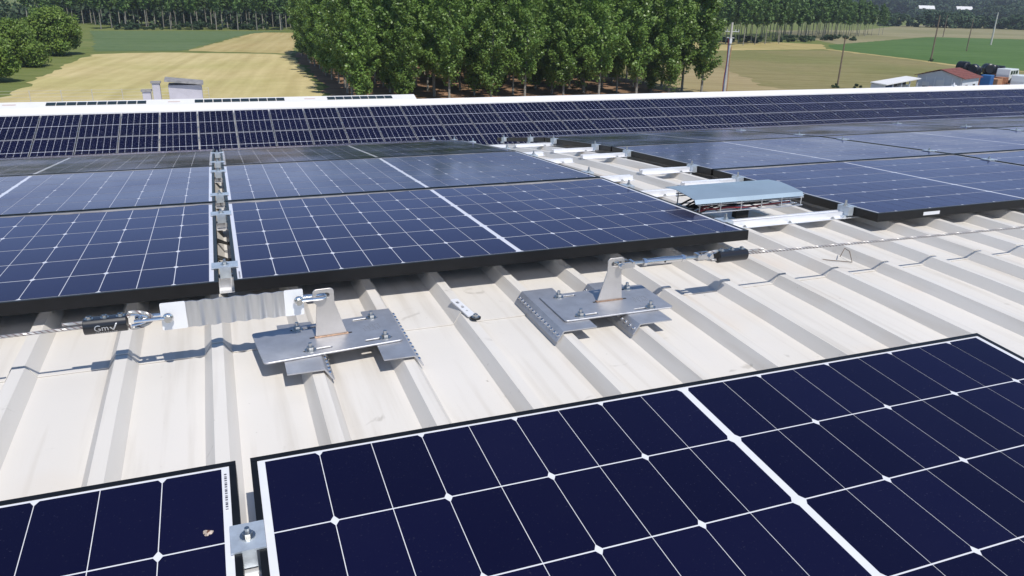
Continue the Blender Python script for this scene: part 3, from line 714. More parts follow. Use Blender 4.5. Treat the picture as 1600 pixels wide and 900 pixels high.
for k in range(12):
    yy0 = ty0+.010+.012*k; z0 = .006+.008*(k % 4)
    mbc = MB(); pts = [(tx0-.09+.045*i, yy0+.010*math.sin(i*.8+k), min(z0, -.034+.014*i)+.006*math.sin(i*.55+k*1.7)+(.008 if i > 4 else 0)) for i in range(13)]
    mbc.tube(pts, .0042 if k % 2 else .0036, 8)
    red = k in (0, 3)
    mbc.build('solar_cable', MT['red'] if red else MT['rubber'], None, smooth=True, label=f'{"red" if red else "black"} solar cable in the wire tray, {nth[k]} from its front side', cat='cable', group='cables in the wire tray').location = (0, 0, zt0)
# connectors under the tray and black cable loops in the narrow gap
mb = MB(); mb.box(1.97, 2.03, .40, .43, 0, .03)
mb.build('cable_connector', MT['rubber'], None, label='black plug connectors lying on the roof under the tray', cat='connector').location = (0, 0, zr(.33)+.001)
for n, (yy, lab) in enumerate(((.42, 'nearer'), (.66, 'farther'))):
    mb = MB(); z0 = zr(yy)+.012
    for j in range(3): mb.tube([(-.12+.02*i, yy+.014*j+.03*math.sin(i*.5+n), z0+.012*math.sin(i*.6+j)) for i in range(12)], .0032, 6)
    mb.build('black_cable', MT['rubber'], None, smooth=True, label=f'black cables crossing the narrow panel gap, {lab} bundle', cat='cable', group='cables in the narrow gap')

# ------------------------------------------------------------------ ground and fields
G = -13.
from mathutils.geometry import tessellate_polygon
def ground_poly(name, pts, m, lift, rag=.45):
    """flat field outline with slightly ragged borders"""
    rg = random.Random(name); P = []
    for i, (xa, ya) in enumerate(pts):
        xb, yb = pts[(i+1) % len(pts)]; L = math.hypot(xb-xa, yb-ya); n = max(1, min(60, int(L/2.2)))
        for k in range(n):
            t = k/n; j = rag*(1 if k else 0); P.append((xa+(xb-xa)*t+rg.gauss(0, j), ya+(yb-ya)*t+rg.gauss(0, j), 0))
    tr = tessellate_polygon([[Vector(p) for p in P]])
    mb = MB(); mb.add(P, [tuple(t) for t in tr]); me = mb.mesh(name, m)
    me.update()
    if me.polygons and sum(p.normal.z for p in me.polygons) < 0: me.flip_normals()
    return link(name, me, None, (0, 0, G+lift), kind='structure')
grass = field_mat('rough_grass', (.11, .15, .04), (.20, .21, .075), .35, .25, .3)
hay = field_mat('hay_field', (.42, .345, .160), (.56, .47, .245), .25, .55, math.radians(98), .03, (.88, .93, .82))
hay2 = field_mat('straw_field', (.36, .28, .12), (.48, .39, .19), .25, .5, math.radians(100))
crop = field_mat('young_crop_field', (.085, .135, .060), (.14, .185, .085), .4, .6, .1)
olive = field_mat('olive_stubble_field', (.19, .165, .070), (.27, .235, .115), .4, .45, math.radians(28), .025, (.80, .90, .75))
tan = field_mat('tan_stubble_field', (.30, .235, .125), (.37, .30, .17), .4, .5, math.radians(28))
green = field_mat('bright_crop_field', (.065, .125, .036), (.105, .175, .055), .3, .4, math.radians(28))
soil = field_mat('grove_soil', (.20, .12, .075), (.36, .22, .14), .5, .4, 0., .08)
pale = field_mat('pale_far_field', (.22, .20, .11), (.30, .27, .16), .1, .1, .4)
yard = field_mat('yard_gravel', (.28, .26, .23), (.36, .33, .30), .6, .5, 0)
ground_poly('ground', [(-4000, -1500), (5000, -1500), (5000, 6000), (-4000, 6000)], grass, 0)
ground_poly('hay_field', [(-27, 40), (-25.5, 119), (-25.5, 135), (-25, 150), (-24.4, 170), (-22.9, 188), (-17, 191.5), (-7.8, 192.2), (9.8, 188), (17, 184), (15.5, 140), (14, 110), (13, 40)], hay, .02)
ground_poly('straw_field', [(-4.6, 197), (9, 191.5), (17.5, 187), (29, 282), (18, 283), (12.5, 272), (4, 235)], hay2, .02)
ground_poly('crop_field', [(-24, 196), (-6, 197.5), (3.6, 236), (12, 272.5), (18, 284), (27, 292), (-5, 291), (-35, 288)], crop, .022)
ground_poly('grove_floor', [(14.5, 85), (72, 82), (70, 110), (72, 150), (90, 215), (28, 216), (18, 186)], soil, .021)
ground_poly('stubble_field', [(72, 60), (140, 60), (172, 128), (167.5, 134), (173, 157), (179, 193), (167, 194), (130, 190.5), (100, 190), (72, 150)], olive, .02)
ground_poly('tan_field', [(60, 60), (118, 60), (88, 110), (92.5, 118), (98, 130), (103, 142), (80, 140), (70, 122)], tan, .032)
ground_poly('straw_strip', [(128, 192), (165, 196), (180, 197.5), (199, 221), (172, 250), (150, 235)], hay2, .033)
ground_poly('green_field', [(181.5, 196), (176, 157), (170.5, 134), (176, 126), (172, 60), (500, 60), (640, 210), (343, 255), (305, 272), (200, 219)], green, .022)
ground_poly('pale_field', [(207, 222), (306, 275), (345, 258), (660, 214), (1000, 520), (470, 440), (330, 340), (260, 330)], pale, .024)
ground_poly('field_track', [(178.8, 198), (172.6, 157), (166.8, 133.6), (171.5, 125), (174.0, 126), (169.7, 133.8), (175.4, 157), (181.8, 198)], hay2, .045)
ground_poly('scrap_yard', [(66, 58), (140, 40), (150, 85), (108, 90), (92, 88), (70, 80)], yard, .05)

# ------------------------------------------------------------------ trees
def leaf_cloud(rng, centres, radii, n, size, flat=.5):
    """small leaf-sprig quads scattered in the shells of many clumps"""
    c = np.array(centres); r = np.array(radii); w = r[:, 0]*r[:, 2]; idx = rng.choice(len(c), n, p=w/w.sum())
    d = rng.normal(size=(n, 3)); d /= np.linalg.norm(d, axis=1)[:, None]
    rad = rng.random(n)**.45
    p = c[idx]+d*r[idx]*rad[:, None]
    nrm = d*.55+rng.normal(size=(n, 3))*.55+np.array([0, 0, flat]); nrm /= np.linalg.norm(nrm, axis=1)[:, None]
    a = np.cross(nrm, rng.normal(size=(n, 3))); a /= np.linalg.norm(a, axis=1)[:, None]; b = np.cross(nrm, a)
    s = size*(.6+.8*rng.random(n))[:, None]
    V = np.stack([p-a*s, p-b*s*.62, p+a*s, p+b*s*.62], 1).reshape(-1, 3)
    return V
def quads_mesh(name, V, m):
    me = bpy.data.meshes.new(name); n = len(V)//4
    me.vertices.add(len(V)); me.vertices.foreach_set('co', V.ravel()); me.loops.add(len(V)); me.loops.foreach_set('vertex_index', np.arange(len(V)))
    me.polygons.add(n); me.polygons.foreach_set('loop_start', np.arange(0, len(V), 4)); me.update(calc_edges=True); me.materials.append(m); return me
def poplar(seed, H, base, rmax, n, size, leafm, nb=26):
    rng = np.random.default_rng(seed); cs = []; rs = []
    mb = MB(); lean = rng.normal(size=2)*.012*H*.3
    tr = [(float(lean[0])*t+.06*math.sin(7*t+seed), float(lean[1])*t+.06*math.cos(5*t), H*.93*t) for t in np.linspace(0, 1, 9)]
    mb.tube(tr, [.17*(1-.85*t)*(H/18)+.012 for t in np.linspace(0, 1, 9)], 7)
    for k in range(nb):
        t = (k+.5)/nb; z = base+(H*.96-base)*t; prof = (min(1, .45+2.6*t) if t < .25 else 1)*(1-max(0, t-.45)/.55*.78)
        a = k*2.4+rng.random(); L = rmax*prof*(.55+.6*rng.random())
        z0 = z-L*.55
        tip = np.array([math.cos(a)*L, math.sin(a)*L, z+.25*L]); tk = z0/(H*.93)
        bx = lean[0]*tk; by = lean[1]*tk
        mb.tube([(float(bx), float(by), float(max(.6, z0))), (float(bx+.5*tip[0]), float(by+.5*tip[1]), float((z0+tip[2])/2+.1)), tuple(float(q) for q in tip)], [.035, .022, .008], 4)
        for f in (.45, .8, 1.05):
            cs.append((bx+tip[0]*f, by+tip[1]*f, z0+(tip[2]-z0)*f+.2)); q = (.42+.35*rng.random())*rmax*.42; rs.append((q, q, q*1.15))
    for k in range(7):
        t = k/6; cs.append((lean[0], lean[1], base+1+(H-base-1.4)*t)); q = rmax*(.5-.25*t); rs.append((q, q, q*1.6))
    return mb.mesh('trunk', MT['bark'], smooth=True), quads_mesh('crown', leaf_cloud(rng, cs, rs, n, size), leafm)
def plant(meshes, x, y, s, rz, label, cat, group, name='poplar_tree'):
    t = thing(name, (x, y, G), label, cat, group); t.rotation_euler = (0, 0, rz); t.scale = (s, s, s*(.94+.12*RNG.random()))
    link('trunk', meshes[0], t); link('crown', meshes[1], t); return t
NEAR = [poplar(10+i, 18.5+.5*(i-2), (1.5, 3.0, 4.6, 2.2, 3.8)[i], 2.7+.15*i, 8500, .20, MT['leaf']) for i in range(5)]
FARV = [poplar(40+i, 16.5, 7.0, 2.9, 1500, .46, MT['leaf_far'], 18) for i in range(4)]
# central grove: rows of poplars on a grid
for j in range(15):
    for i in range(10):
        x = 18.0+5.75*i+.18*j*(1 if i > 4 else .6)+RNG.uniform(-.5, .5); y = 100+6.2*j+RNG.uniform(-.5, .5)
        if x > 70.3+.06*(y-100) or (i == 9 and j > 6): continue
        edge = 'left edge of' if i == 0 else 'right edge of' if i >= 8 else 'front of' if j < 2 else 'inside'
        plant(NEAR[RNG.randrange(5)], x, y, RNG.uniform(.84, 1.10), RNG.uniform(0, 6.28), f'tall green poplar with slender trunk at the {edge} the central grove'.replace('at the inside', 'standing inside'), 'tree', 'poplars of the central grove')
# left far plantation
for j in range(5):
    for i in range(16):
        x = -62+7.2*i+RNG.uniform(-.7, .7)+(2.0*j); y = 299+7.5*j+RNG.uniform(-.6, .6)+.0*i
        if j == 0 and x < -33: continue
        if x > 40: continue
        plant(FARV[RNG.randrange(4)], x, y+(26 if x < -33 else 0), RNG.uniform(.95, 1.12), RNG.uniform(0, 6.28), 'pale-trunked poplar in the far plantation at upper left', 'tree', 'poplars of the far left plantation')
# right plantation
for j in range(5):
    for i in range(20):
        ux, uy = 7.0, 3.15                                   # the row runs away to the right
        x = 163+ux*i-1.5*j+RNG.uniform(-.7, .7); y = 222+(uy*i if i < 8 else uy*8+(i-8)*4.0)+7.2*j+RNG.uniform(-.6, .6)-(6 if i < 4 else 0)
        sc_ = RNG.uniform(.93, 1.06)*(1 if i < 12 else 1-.035*(i-11))
        plant(FARV[RNG.randrange(4)], x, y, sc_, RNG.uniform(0, 6.28), 'slim poplar with bare lower trunk in the right plantation', 'tree', 'poplars of the right plantation')
def mass(name, seed, box, n, size, leafm, lumps, label=None, cat=None, group=None, kind=None, trunk=True, loc=(0, 0)):
    """bushy crown built of many clumps inside box=(rx, ry, h)"""
    rng = np.random.default_rng(seed); rx, ry, h = box; cs = []; rs = []
    for k in range(lumps):
        a = rng.random()*2*PI; q = math.sqrt(rng.random()); t = rng.random()
        lim = math.sqrt(max(.05, 1-(max(0, t-.35)/.65)**2)); cs.append((math.cos(a)*q*rx*lim*.85, math.sin(a)*q*ry*lim*.85, h*(.12+.76*t)))
        s = (.16+.12*rng.random())*min(min(rx, ry)*1.5, h); rs.append((s*1.15, s*1.15, s*.85))
    t = thing(name, (loc[0], loc[1], G), label, cat, group)
    link('crown', quads_mesh('crown', leaf_cloud(rng, cs, rs, n, size, .7), leafm), t)
    if trunk:
        mb = MB(); mb.tube([(0, 0, 0), (.1, 0, h*.3), (.0, .1, h*.65)], [.028*h, .022*h, .008*h], 8)
        for k in range(6):
            a = k*1.05+seed; mb.tube([(0.05, 0, h*.22), (math.cos(a)*rx*.3, math.sin(a)*ry*.3, h*.45), (math.cos(a)*rx*.6, math.sin(a)*ry*.6, h*.68)], [.014*h, .010*h, .004*h], 6)
        mb.build('trunk', MT['bark_dark'], t, smooth=True)
    return t
mass('broadleaf_tree', 1, (5.6, 5.2, 9.8), 22000, .23, MT['leaf_bush'], 60, 'big rounded bushy green tree at the corner of the hay field', 'tree', 'bushy trees left of the hay field', loc=(-29.6, 186))
mass('broadleaf_tree', 2, (5.6, 5.4, 7.8), 20000, .21, MT['leaf_bush'], 50, 'wide bushy green tree standing in front of the big rounded one', 'tree', 'bushy trees left of the hay field', loc=(-32.6, 160))
mass('broadleaf_tree', 3, (4.6, 4.8, 7.6), 16000, .19, MT['leaf_bush'], 40, 'dark green bushy tree cut by the left picture edge', 'tree', 'bushy trees left of the hay field', loc=(-31.6, 134))
mass('broadleaf_tree', 6, (5.2, 4.6, 6.4), 14000, .22, MT['leaf_bush'], 36, 'low bushy tree behind the dark one at left', 'tree', 'bushy trees left of the hay field', loc=(-36, 178))
mass('broadleaf_tree', 8, (5.4, 5.0, 7.2), 16000, .22, MT['leaf_bush'], 44, 'bushy tree filling the left edge between the dark one and the wide one', 'tree', 'bushy trees left of the hay field', loc=(-37.5, 150))
mass('shrub', 4, (2.3, 1.8, 2.0), 3500, .16, MT['leaf_bush'], 24, 'low bright green shrub at the left edge above the white roofs', 'shrub', loc=(-28.6, 108), trunk=True)
# undergrowth under the far left plantation and hedges at upper right
for k, (x, y, rx, h) in enumerate(((-22, 297, 10, 2.2), (-3, 300, 11, 2.6), (16, 302, 10, 2.3))):
    mass('undergrowth_shrub', 20+k, (rx, 2.6, h), 2500, .40, MT['leaf_hedge'], 34, f'low dark undergrowth below the far left poplars, {["left", "middle", "right"][k]} patch', 'undergrowth', 'undergrowth below the poplars', trunk=False, loc=(x, y))
for k, (x, y, rx, h) in enumerate(((200, 236, 14, 2.2), (226, 246, 14, 2.0), (174, 232, 12, 2.4))):
    mass('undergrowth_shrub', 30+k, (rx, 4, h), 2500, .45, MT['leaf_hedge'], 34, f'low dark undergrowth below the right plantation, {["middle", "right", "left"][k]} patch', 'undergrowth', 'undergrowth below the poplars', trunk=False, loc=(x, y))
for k in range(22):
    x = 425+15.5*k; y = 402-8.1*k+(6 if k % 3 == 0 else 0)
    mass('hedge_tree', 50+k, (17, 11, 9+RNG.uniform(-1.5, 2.5)), 3200, .85, MT['leaf_hedge'], 46, 'dark rounded hedgerow tree across the pale field at upper right', 'tree', 'hedgerow trees at upper right', trunk=True, loc=(x, y))
for k in range(34):
    a = (k % 17)/16; b_ = k//17; x = 690+380*a+RNG.uniform(-14, 14)+70*b_; y = 850-290*a+RNG.uniform(-20, 20)+90*b_
    mass('distant_tree', 80+k % 6, (27, 20, RNG.uniform(22, 30)+9*b_), 2600, 1.6, MT['leaf_hedge'], 48, 'hazy distant tree in the belt at the top right corner', 'tree', 'distant trees at top right', trunk=True, loc=(x, y))
# far wood behind the right plantation and dark shade filler at left: one mass
rng = np.random.default_rng(99); cs = []; rs = []
for k in range(420):
    if k < 220: x = -230+330*k/220; y = 322+rng.uniform(0, 30)+(26 if x < -33 else 0)  # low dark foliage under the left poplars stands in for their shade
    else: x = 60+420*(k-220)/200; y = 470+rng.uniform(0, 60)-.0*x
    z = rng.uniform(.5, 6 if k < 220 else 15); cs.append((x, y, z)); q = rng.uniform(3, 5.5); rs.append((q*1.3, q, q))
link('distant_wood', quads_mesh('distant_wood', leaf_cloud(rng, cs, rs, 34000, 1.0), MT['leaf_hedge']), None, (0, 0, G), label='dark far-off wood between the trunks, its low left part standing for canopy shade', cat='wood', kind='stuff')
for k in range(18):
    q = 1.08+.40*k/17; y = 640-8*k+RNG.uniform(-12, 12)
    mass('distant_tree', 120+k, (19, 13, RNG.uniform(8.5, 10) if q < 1.20 else RNG.uniform(10, 16)), 1700, 1.3, MT['leaf_hedge'], 40, 'hazy mid-height tree between the hedgerow and the far belt', 'tree', 'distant trees at top right', trunk=True, loc=(q*y, y))
for k, (x, y) in enumerate(((930, 806), (955, 826), (905, 790))):
    mass('distant_tree', 140+k, (30, 20, 34), 2600, 1.6, MT['leaf_hedge'], 48, f'tall hazy tree behind the distant white sheds, {near[k]} of three', 'tree', 'distant trees at top right', trunk=True, loc=(x, y))
# distant white roofs
for k, (x, y) in enumerate(((738, 678), (762, 676), (788, 672), (812, 668))):
    mass('distant_tree', 90+k, (20, 14, 9.5), 1800, 1.4, MT['leaf_hedge'], 40, f'low hazy tree in front of the distant white sheds, {near[k]} of four', 'tree', 'distant trees at top right', trunk=True, loc=(x, y))
for k, (x, y) in enumerate(((790, 722), (838, 712))):
    t = thing('distant_shed', (x, y, G), f'distant shed with a white roof among the trees at top right, {["left", "right"][k]} one', 'building', 'distant white sheds', rot=(0, 0, -.6))
    mb = MB(); mb.box(-8, 8, -6, 6, 0, 9); mb.build('wall', MT['concrete_dark'], t)
    mb = MB(); mb.prism([(-6.6, 8.9), (0, 12.4), (6.6, 8.9), (6.6, 9.15), (0, 12.7), (-6.6, 9.15)], 'x', -8.5, 8.5); mb.build('roof', MT['roof_white'], t)

# ------------------------------------------------------------------ roof beyond at left with small panels, chimneys, fence
b3 = thing('low_building', (0, 62, G), 'low white-roofed building beyond the ridge at left with rows of small dark panels', 'building')
mb = MB(); TB = math.radians(14)
def b3p(s, h=0): return (-s*math.cos(TB)-h*math.sin(TB), 5.86-s*math.sin(TB)+h*math.cos(TB))
mb.prism([b3p(4.5), b3p(0), (6, 4.4), (6, 4.2), b3p(0, -.2), b3p(4.5, -.2)], 'x', -30, 15.5); o = mb.build('roof', MT['roof_white'], b3); o.rotation_euler = (0, 0, -.011)
mb = MB(); mb.box(-29.5, 15.1, -4, 5.5, 0, 4.1); o = mb.build('wall', MT['wall'], b3); o.rotation_euler = (0, 0, -.011)
ME_SP = MB().box(0, .60, -.50, 0, 0, .05).mesh('small_panel', MT['glassdark'])
for x0, n in ((-11.3, 10), (-1.45, 10), (8.35, 8), (-21.2, 10)):
    for k in range(n):
        x = x0+.657*k; p = b3p(.32, .01)
        o = link('small_panel', ME_SP, b3, (x, p[0]-.011*x, p[1]), (TB, 0, -.011))
for x in (-13.6, -2.9, 7.0):
    p = b3p(.40, .006); mb = MB(); mb.box(-.42, .42, -.22, .0, 0, .004); o = mb.build('faded_sticker', MT['stain'], b3); o.location = (x, p[0]-.011*x, p[1]); o.rotation_euler = (TB, 0, -.011)
def stack_(x, y, wx, wy, z0, z1, label, slab):
    t = thing('chimney', (x, y, z0), label, 'chimney', 'chimneys behind the low roof')
    mb = MB(); mb.box(-wx/2, wx/2, -wy/2, wy/2, 0, z1-z0); bevel(mb.build('shaft', MT['concrete'], t), .02, 1)
    mb = MB()
    if slab: mb.prism([(-wx/2-.22, z1-z0+.30), (wx/2+.14, z1-z0+.02), (wx/2+.14, z1-z0+.16), (-wx/2-.22, z1-z0+.46)], 'y', -wy/2-.30, wy/2+.2)
    else: mb.box(-wx/2-.09, wx/2+.09, -wy/2-.09, wy/2+.09, z1-z0, z1-z0+.12)
    mb.build('cap', MT['concrete_dark'], t); return t
stack_(-2.12, 66, 2.45, 1.8, -9.2, -6.45, 'big square rendered chimney with a sloping slab cap', True)
stack_(-4.25, 66, .56, .6, -9.2, -6.35, 'tall narrow chimney left of the big square one', False)
stack_(-5.0, 66, .60, .6, -9.2, -6.98, 'short narrow chimney, leftmost of the three', False)
fe = thing('wire_fence', (-26, 108, G), 'thin wire fence with posts along the near edge of the hay field', 'fence')
for k in range(8):
    x = 1.5+3.4*k; mb = MB(); mb.tube([(x, 0, 0), (x, 0, 1.6)], .05, 6); mb.build('post', MT['pole_pale'], fe)
mb = MB()
for zz in (.4, .8, 1.2, 1.55): mb.tube([(1.5, 0, zz), (25.3, 0, zz)], .012, 4)
mb.build('wires', MT['wire'], fe, kind='stuff')

# ------------------------------------------------------------------ utility poles
def pole(x, y, h, r, m, label, lean=0., arm=False):
    t = thing('utility_pole', (x, y, G), label, 'utility pole', 'utility poles in the fields')
    mb = MB(); mb.tube([(0, 0, 0), (lean*h*.5, 0, h*.5), (lean*h, 0, h)], [r, r*.85, r*.65], 10); mb.build('shaft', m, t, smooth=True)
    return t
p1 = pole(73.96, 100.3, 10.6, .26, MT['pole_pale'], 'pale pole with crossarms and red and blue cables right of the grove')
ax = Vector((math.cos(.6), -math.sin(.6), 0))
for zz, L in ((9.3, 1.15), (8.4, .55)):
    mb = MB(); c = Vector((0, 0, zz)); mb.tube([c-ax*L, c+ax*L], .06, 6); mb.build('crossarm', MT['panel_grey'], p1)
for q in (-1.05, -.6, .6, 1.05):
    c = Vector((0, 0, 9.35))+ax*q; mb = MB(); mb.tube([c, c+Vector((0, 0, .12)), c+Vector((0, 0, .28))], [.05, .08, .05], 8); mb.build('insulator', MT['ceramic'], p1)
for off, m, nm, top in ((-.30, MT['red'], 'red_cable', 8.3), (-.18, MT['blue'], 'blue_cable', 8.4), (.30, MT['timber'], 'orange_cable', 7.2)):
    mb = MB(); mb.tube([tuple(ax*(off*(.9+.25*math.sin(zz*.9)))+Vector((-.12, -.22, zz))) for zz in np.linspace(0, top, 12)], .055, 6); mb.build(nm, m, p1, smooth=True)
mb = MB(); mb.box(-.3, .1, -.32, -.18, 7.6, 8.3); mb.build('junction_box', MT['panel_grey'], p1)
pole(100.8, 105.5, 8.3, .15, MT['pole_wood'], 'dark slim wooden pole in the olive stubble field')
pole(174.7, 153.2, 11.3, .20, MT['pole_wood'], 'wooden pole at the corner of the bright green field')
pole(228.3, 188, 9.8, .17, MT['pole_wood'], 'thin dark pole standing inside the bright green field')
pole(278.3, 219.8, 11.6, .30, MT['pole_pale'], 'thick pale pole at the far side of the green field')
pole(315, 274, 9.5, .2, MT['pole_wood'], 'distant slim pole at the far edge of the green field')
for k, (x, y) in enumerate(((100.4, 105.2), (103.8, 104.0), (174.3, 152.6))):
    mass('weed_clump', 70+k, (1.0, .8, .8), 500, .12, MT['leaf_hedge'], 10, f'dark weeds {["at the foot of the slim wooden pole", "beside the slim wooden pole", "at the foot of the corner pole"][k]}', 'weeds', 'weed clumps', trunk=False, loc=(x, y))

# ------------------------------------------------------------------ house, shed and scrap yard on the right
RH = math.radians(20)
ho = thing('farm_house', (93.2, 75, G), 'small pale house with a red-brown pitched roof beside the scrap yard', 'house', rot=(0, 0, RH))
ez, rz_, D, Wd = 4.7, 5.55, 5.6, 5.9
mb = MB(); mb.prism([(0, 0), (0, ez), (Wd/2, rz_-.06), (Wd, ez), (Wd, 0)], 'x', 0, D); mb.build('wall', MT['panel_grey'], ho)
for sgn, nm in ((0, 'roof_slope'), (1, 'roof_slope')):
    mb = MB(); n = 7
    for k in range(n):       # courses of roofing, each lapped over the one below
        a0, a1 = k/n, (k+1)/n
        f = lambda a: (-.35+(Wd/2+.35)*a, ez-.10+(rz_-ez+.16)*a)
        (ya, za), (yb, zb) = f(a0), f(a1)
        if sgn: ya, yb = Wd-ya, Wd-yb
        mb.prism([(ya, za+.02), (yb, zb+.0), (yb, zb+.05), (ya, za+.09)], 'x', -.35-.002*k, D+.35+.002*k)
    mb.build(nm, MT['tile_red'], ho)
for y0, y1, z0, z1 in ((.75, 1.35, 2.9, 3.9), (2.3, 3.3, 2.6, 4.3), (4.2, 5.1, 2.9, 3.9)):
    mb = MB(); mb.box(-.05, 0.01, y0, y1, z0, z1); wn = mb.build('window', MT['roof_white'], ho)
    mb = MB(); mb.box(-.06, -.045, y0+.08, y1-.08, z0+.08, z0+(z1-z0)*.4); mb.build('pane', MT['glass'], wn)
for k in range(6):
    mb = MB(); yy = .15+1.12*k; mb.box(-.03, .0, yy, yy+.06, 0, 4.6); mb.build('cladding_batten', MT['strip_tab'], ho)
for x0 in (1.0, 3.6):
    mb = MB(); mb.box(x0, x0+.9, -.05, .01, 2.9, 3.9); wn = mb.build('window', MT['panel_grey'], ho); mb = MB(); mb.box(x0+.08, x0+.82, -.06, -.045, 2.98, 3.82); mb.build('pane', MT['glass'], wn)
RS = math.radians(26)
sh = thing('open_shed', (77.2, 72.35, G), 'long open shed with a flat white roof left of the house', 'shed', rot=(0, 0, RS))
mb = MB(); mb.prism([(-.2, 4.52), (1.75, 4.66), (1.75, 4.54), (-.2, 4.40)], 'x', -.2, 13.0); mb.build('roof', MT['roof_white'], sh)
mb = MB(); mb.box(0, .12, 0, 1.7, 0, 4.42); mb.build('side_wall', MT['panel_grey'], sh)
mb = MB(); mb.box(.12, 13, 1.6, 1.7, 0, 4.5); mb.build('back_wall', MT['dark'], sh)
for x in (3.1, 6.3, 9.5, 12.7):
    mb = MB(); mb.box(x, x+.14, .05, .19, 0, 4.38); mb.build('post', MT['panel_grey'], sh)
def crate(x, y, z0, sx, sy, sz, rz, m, label, cat, name, group='goods in the scrap yard'):
    t = thing(name, (x, y, z0), label, cat, group, rot=(0, 0, rz)); mb = MB(); mb.box(-sx/2, sx/2, -sy/2, sy/2, .1, sz); bevel(mb.build('body', m, t), .05, 2)
    mb = MB()
    for k in range(4): xx = -sx/2+sx*(k+.1)/4; mb.box(xx, xx+.08, -sy/2-.03, -sy/2, .1, sz-.04)
    mb.box(-sx/2, sx/2, -sy/2+.02, sy/2-.02, 0, .1)
    mb.build('battens', m, t); return t
crate(79.4, 74.6, G, 1.6, 1.5, 4.0, RS, MT['blue'], 'blue crate stack under the left end of the shed', 'crate', 'crate')
crate(82.7, 76.4, G, 1.5, 1.4, 3.75, RS, MT['panel_grey'], 'grey crate stack in the middle of the open shed', 'crate', 'crate')
crate(85.6, 77.6, G, 1.0, 1.2, 3.8, RS, MT['vehicle'], 'white crate stack near the right end of the shed', 'crate', 'crate')
crate(87.9, 75.0, G, 2.2, 1.2, 3.7, RS, MT['timber'], 'orange timber stack between shed and house', 'timber stack', 'timber_stack')
crate(101.6, 78.2, G, 1.5, 1.3, 4.75, .4, MT['blue'], 'tall blue container right of the house', 'container', 'container')
crate(103.6, 78.4, G, 1.6, 1.2, 4.2, .3, MT['timber'], 'orange timber stack right of the blue container', 'timber stack', 'timber_stack')
crate(105.6, 79.2, G, 1.7, 1.2, 4.3, .1, MT['rust'], 'rusty scrap stack beside the orange timber', 'scrap', 'scrap_pile')
crate(98.3, 73.0, G, 6.2, .8, 3.45, RH, MT['vehicle'], 'long white tank in front of the house side wall', 'tank', 'storage_tank')
def bale(x, y, z, r, L, rz, label):
    t = thing('wrapped_bale', (x, y, z), label, 'bale', 'black wrapped bales')
    mb = MB(); n = 18; pr = [(-L/2, .0), (-L/2, r*.8), (-L/2+.12, r), (L/2-.12, r), (L/2, r*.8), (L/2, 0)]
    vs = []; fs = []
    for i in range(n):
        a = 2*PI*i/n
        for (u, q) in pr: vs.append((u*math.cos(rz)-q*math.cos(a)*math.sin(rz), u*math.sin(rz)+q*math.cos(a)*math.cos(rz), r+q*math.sin(a)))
    m = len(pr)
    for i in range(n):
        for k in range(m-1): fs.append((i*m+k, i*m+k+1, ((i+1) % n)*m+k+1, ((i+1) % n)*m+k))
    mb.add(vs, fs); mb.build('wrap', MT['wrap'], t, smooth=True)
    mb = MB(); ring(mb, (0, 0, r), r*1.01, .02, 'y', 18); o = mb.build('net_band', MT['rubber'], t); o.rotation_euler = (0, 0, rz+PI/2); return t
bales = [(103.2, 82.0, 4.45, .72, 'lowest left'), (104.8, 82.8, 4.2, .70, 'low middle'), (106.6, 82.4, 4.4, .75, 'right of the middle'), (108.2, 83.0, 4.3, .70, 'second from the right'), (102.3, 83.0, 4.6, .80, 'tall one next to the house roof'), (110.2, 83.4, 4.1, .7, 'farthest right')]
for k, (x, y, z, r, lb) in enumerate(bales):
    crate(x, y, G, 1.6, 1.6, z, .4, MT['rust'] if k % 2 else MT['dark'], f'dark stack carrying a black bale, {lb}', 'scrap', 'scrap_pile')
    bale(x, y, G+z, r, 1.5, .5+.3*k, f'round black wrapped bale on a dark stack, {lb}')
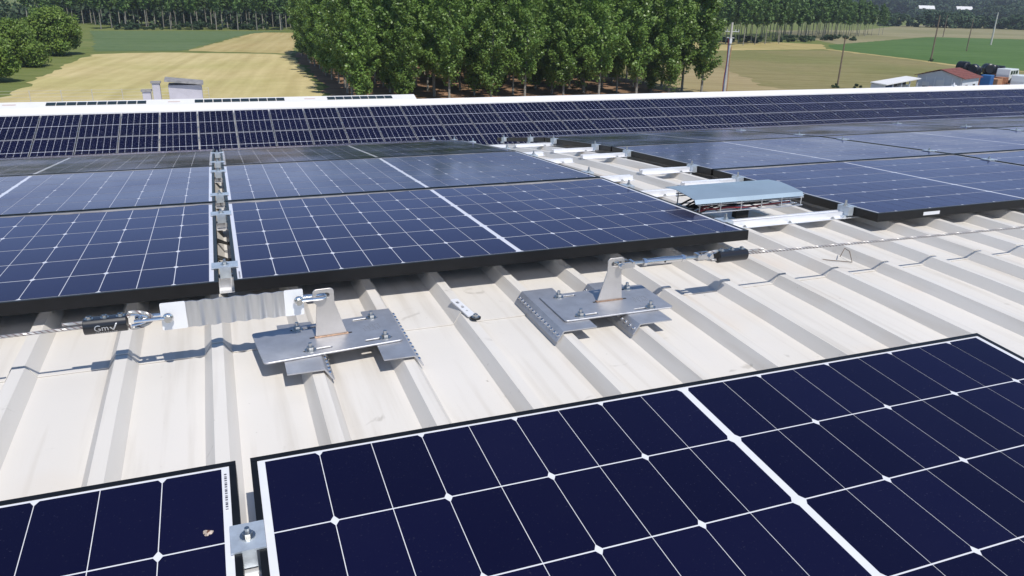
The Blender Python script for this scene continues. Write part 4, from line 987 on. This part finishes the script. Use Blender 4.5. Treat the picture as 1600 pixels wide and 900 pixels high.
def van(x, y, z, rz, label):
    t = thing('parked_van', (x, y, z), label, 'van', 'white vans in the scrap yard', rot=(0, 0, rz))
    mb = MB(); mb.prism([(-2.2, .45), (2.2, .45), (2.25, 1.0), (1.75, 1.15), (1.25, 1.95), (-2.1, 2.0), (-2.2, 1.2)], 'y', -.9, .9); bevel(mb.build('body', MT['vehicle'], t), .08, 3)
    for sx in (-1.35, 1.4):
        for sy in (-.86, .86):
            mb = MB(); mb.tube([(sx, sy-.1, .36), (sx, sy+.1, .36)], .36, 16); mb.build('wheel', MT['rubber'], t)
    for x0, x1 in ((-1.9, -1.1), (-.9, -.1), (.1, 1.0)):
        for sy in (-.905, .905):
            mb = MB(); mb.box(x0, x1, sy-.004, sy+.004, 1.25, 1.75); mb.build('window', MT['glass'], t)
    mb = MB(); mb.prism([(1.30, 1.88), (1.72, 1.20), (1.735, 1.215), (1.315, 1.895)], 'y', -.75, .75); mb.build('windscreen', MT['glass'], t)
    return t
hump = ground_poly('yard_bank', [(99, 79.5), (118, 82), (124, 96), (100, 92)], yard, .06)
for k, (x, y, z) in enumerate(((107.4, 77.2, 2.75), (108.6, 80.6, 3.35))):
    crate(x+.3, y+.2, G, 4.6, 2.0, z, .35, MT['rust'], f'rusty trailer bed under the {["front", "rear"][k]} white van', 'trailer', 'trailer_bed')
    van(x+.3, y+.2, G+z, .35, f'white van standing in the scrap yard, {["front", "rear"][k]} one')
mass('weed_clump', 75, (1.2, .8, 1.1), 600, .12, MT['leaf_hedge'], 10, 'dark weeds left of the open shed', 'weeds', 'weed clumps', trunk=False, loc=(80, 82))

# ------------------------------------------------------------------ haze: a thin even air volume round the whole scene
mb = MB(); mb.box(-900, 2600, -600, 2600, -14.2, 40); hz = bpy.data.materials.new('haze'); hz.use_nodes = True
hn = hz.node_tree; hn.nodes.remove(hn.nodes['Principled BSDF']); pv = hn.nodes.new('ShaderNodeVolumePrincipled')
pv.inputs['Color'].default_value = (.80, .88, 1, 1); pv.inputs['Density'].default_value = .00019; pv.inputs['Anisotropy'].default_value = .2
hn.links.new(pv.outputs[0], hn.nodes['Material Output'].inputs['Volume'])
mb.build('haze', hz, None, kind='stuff')
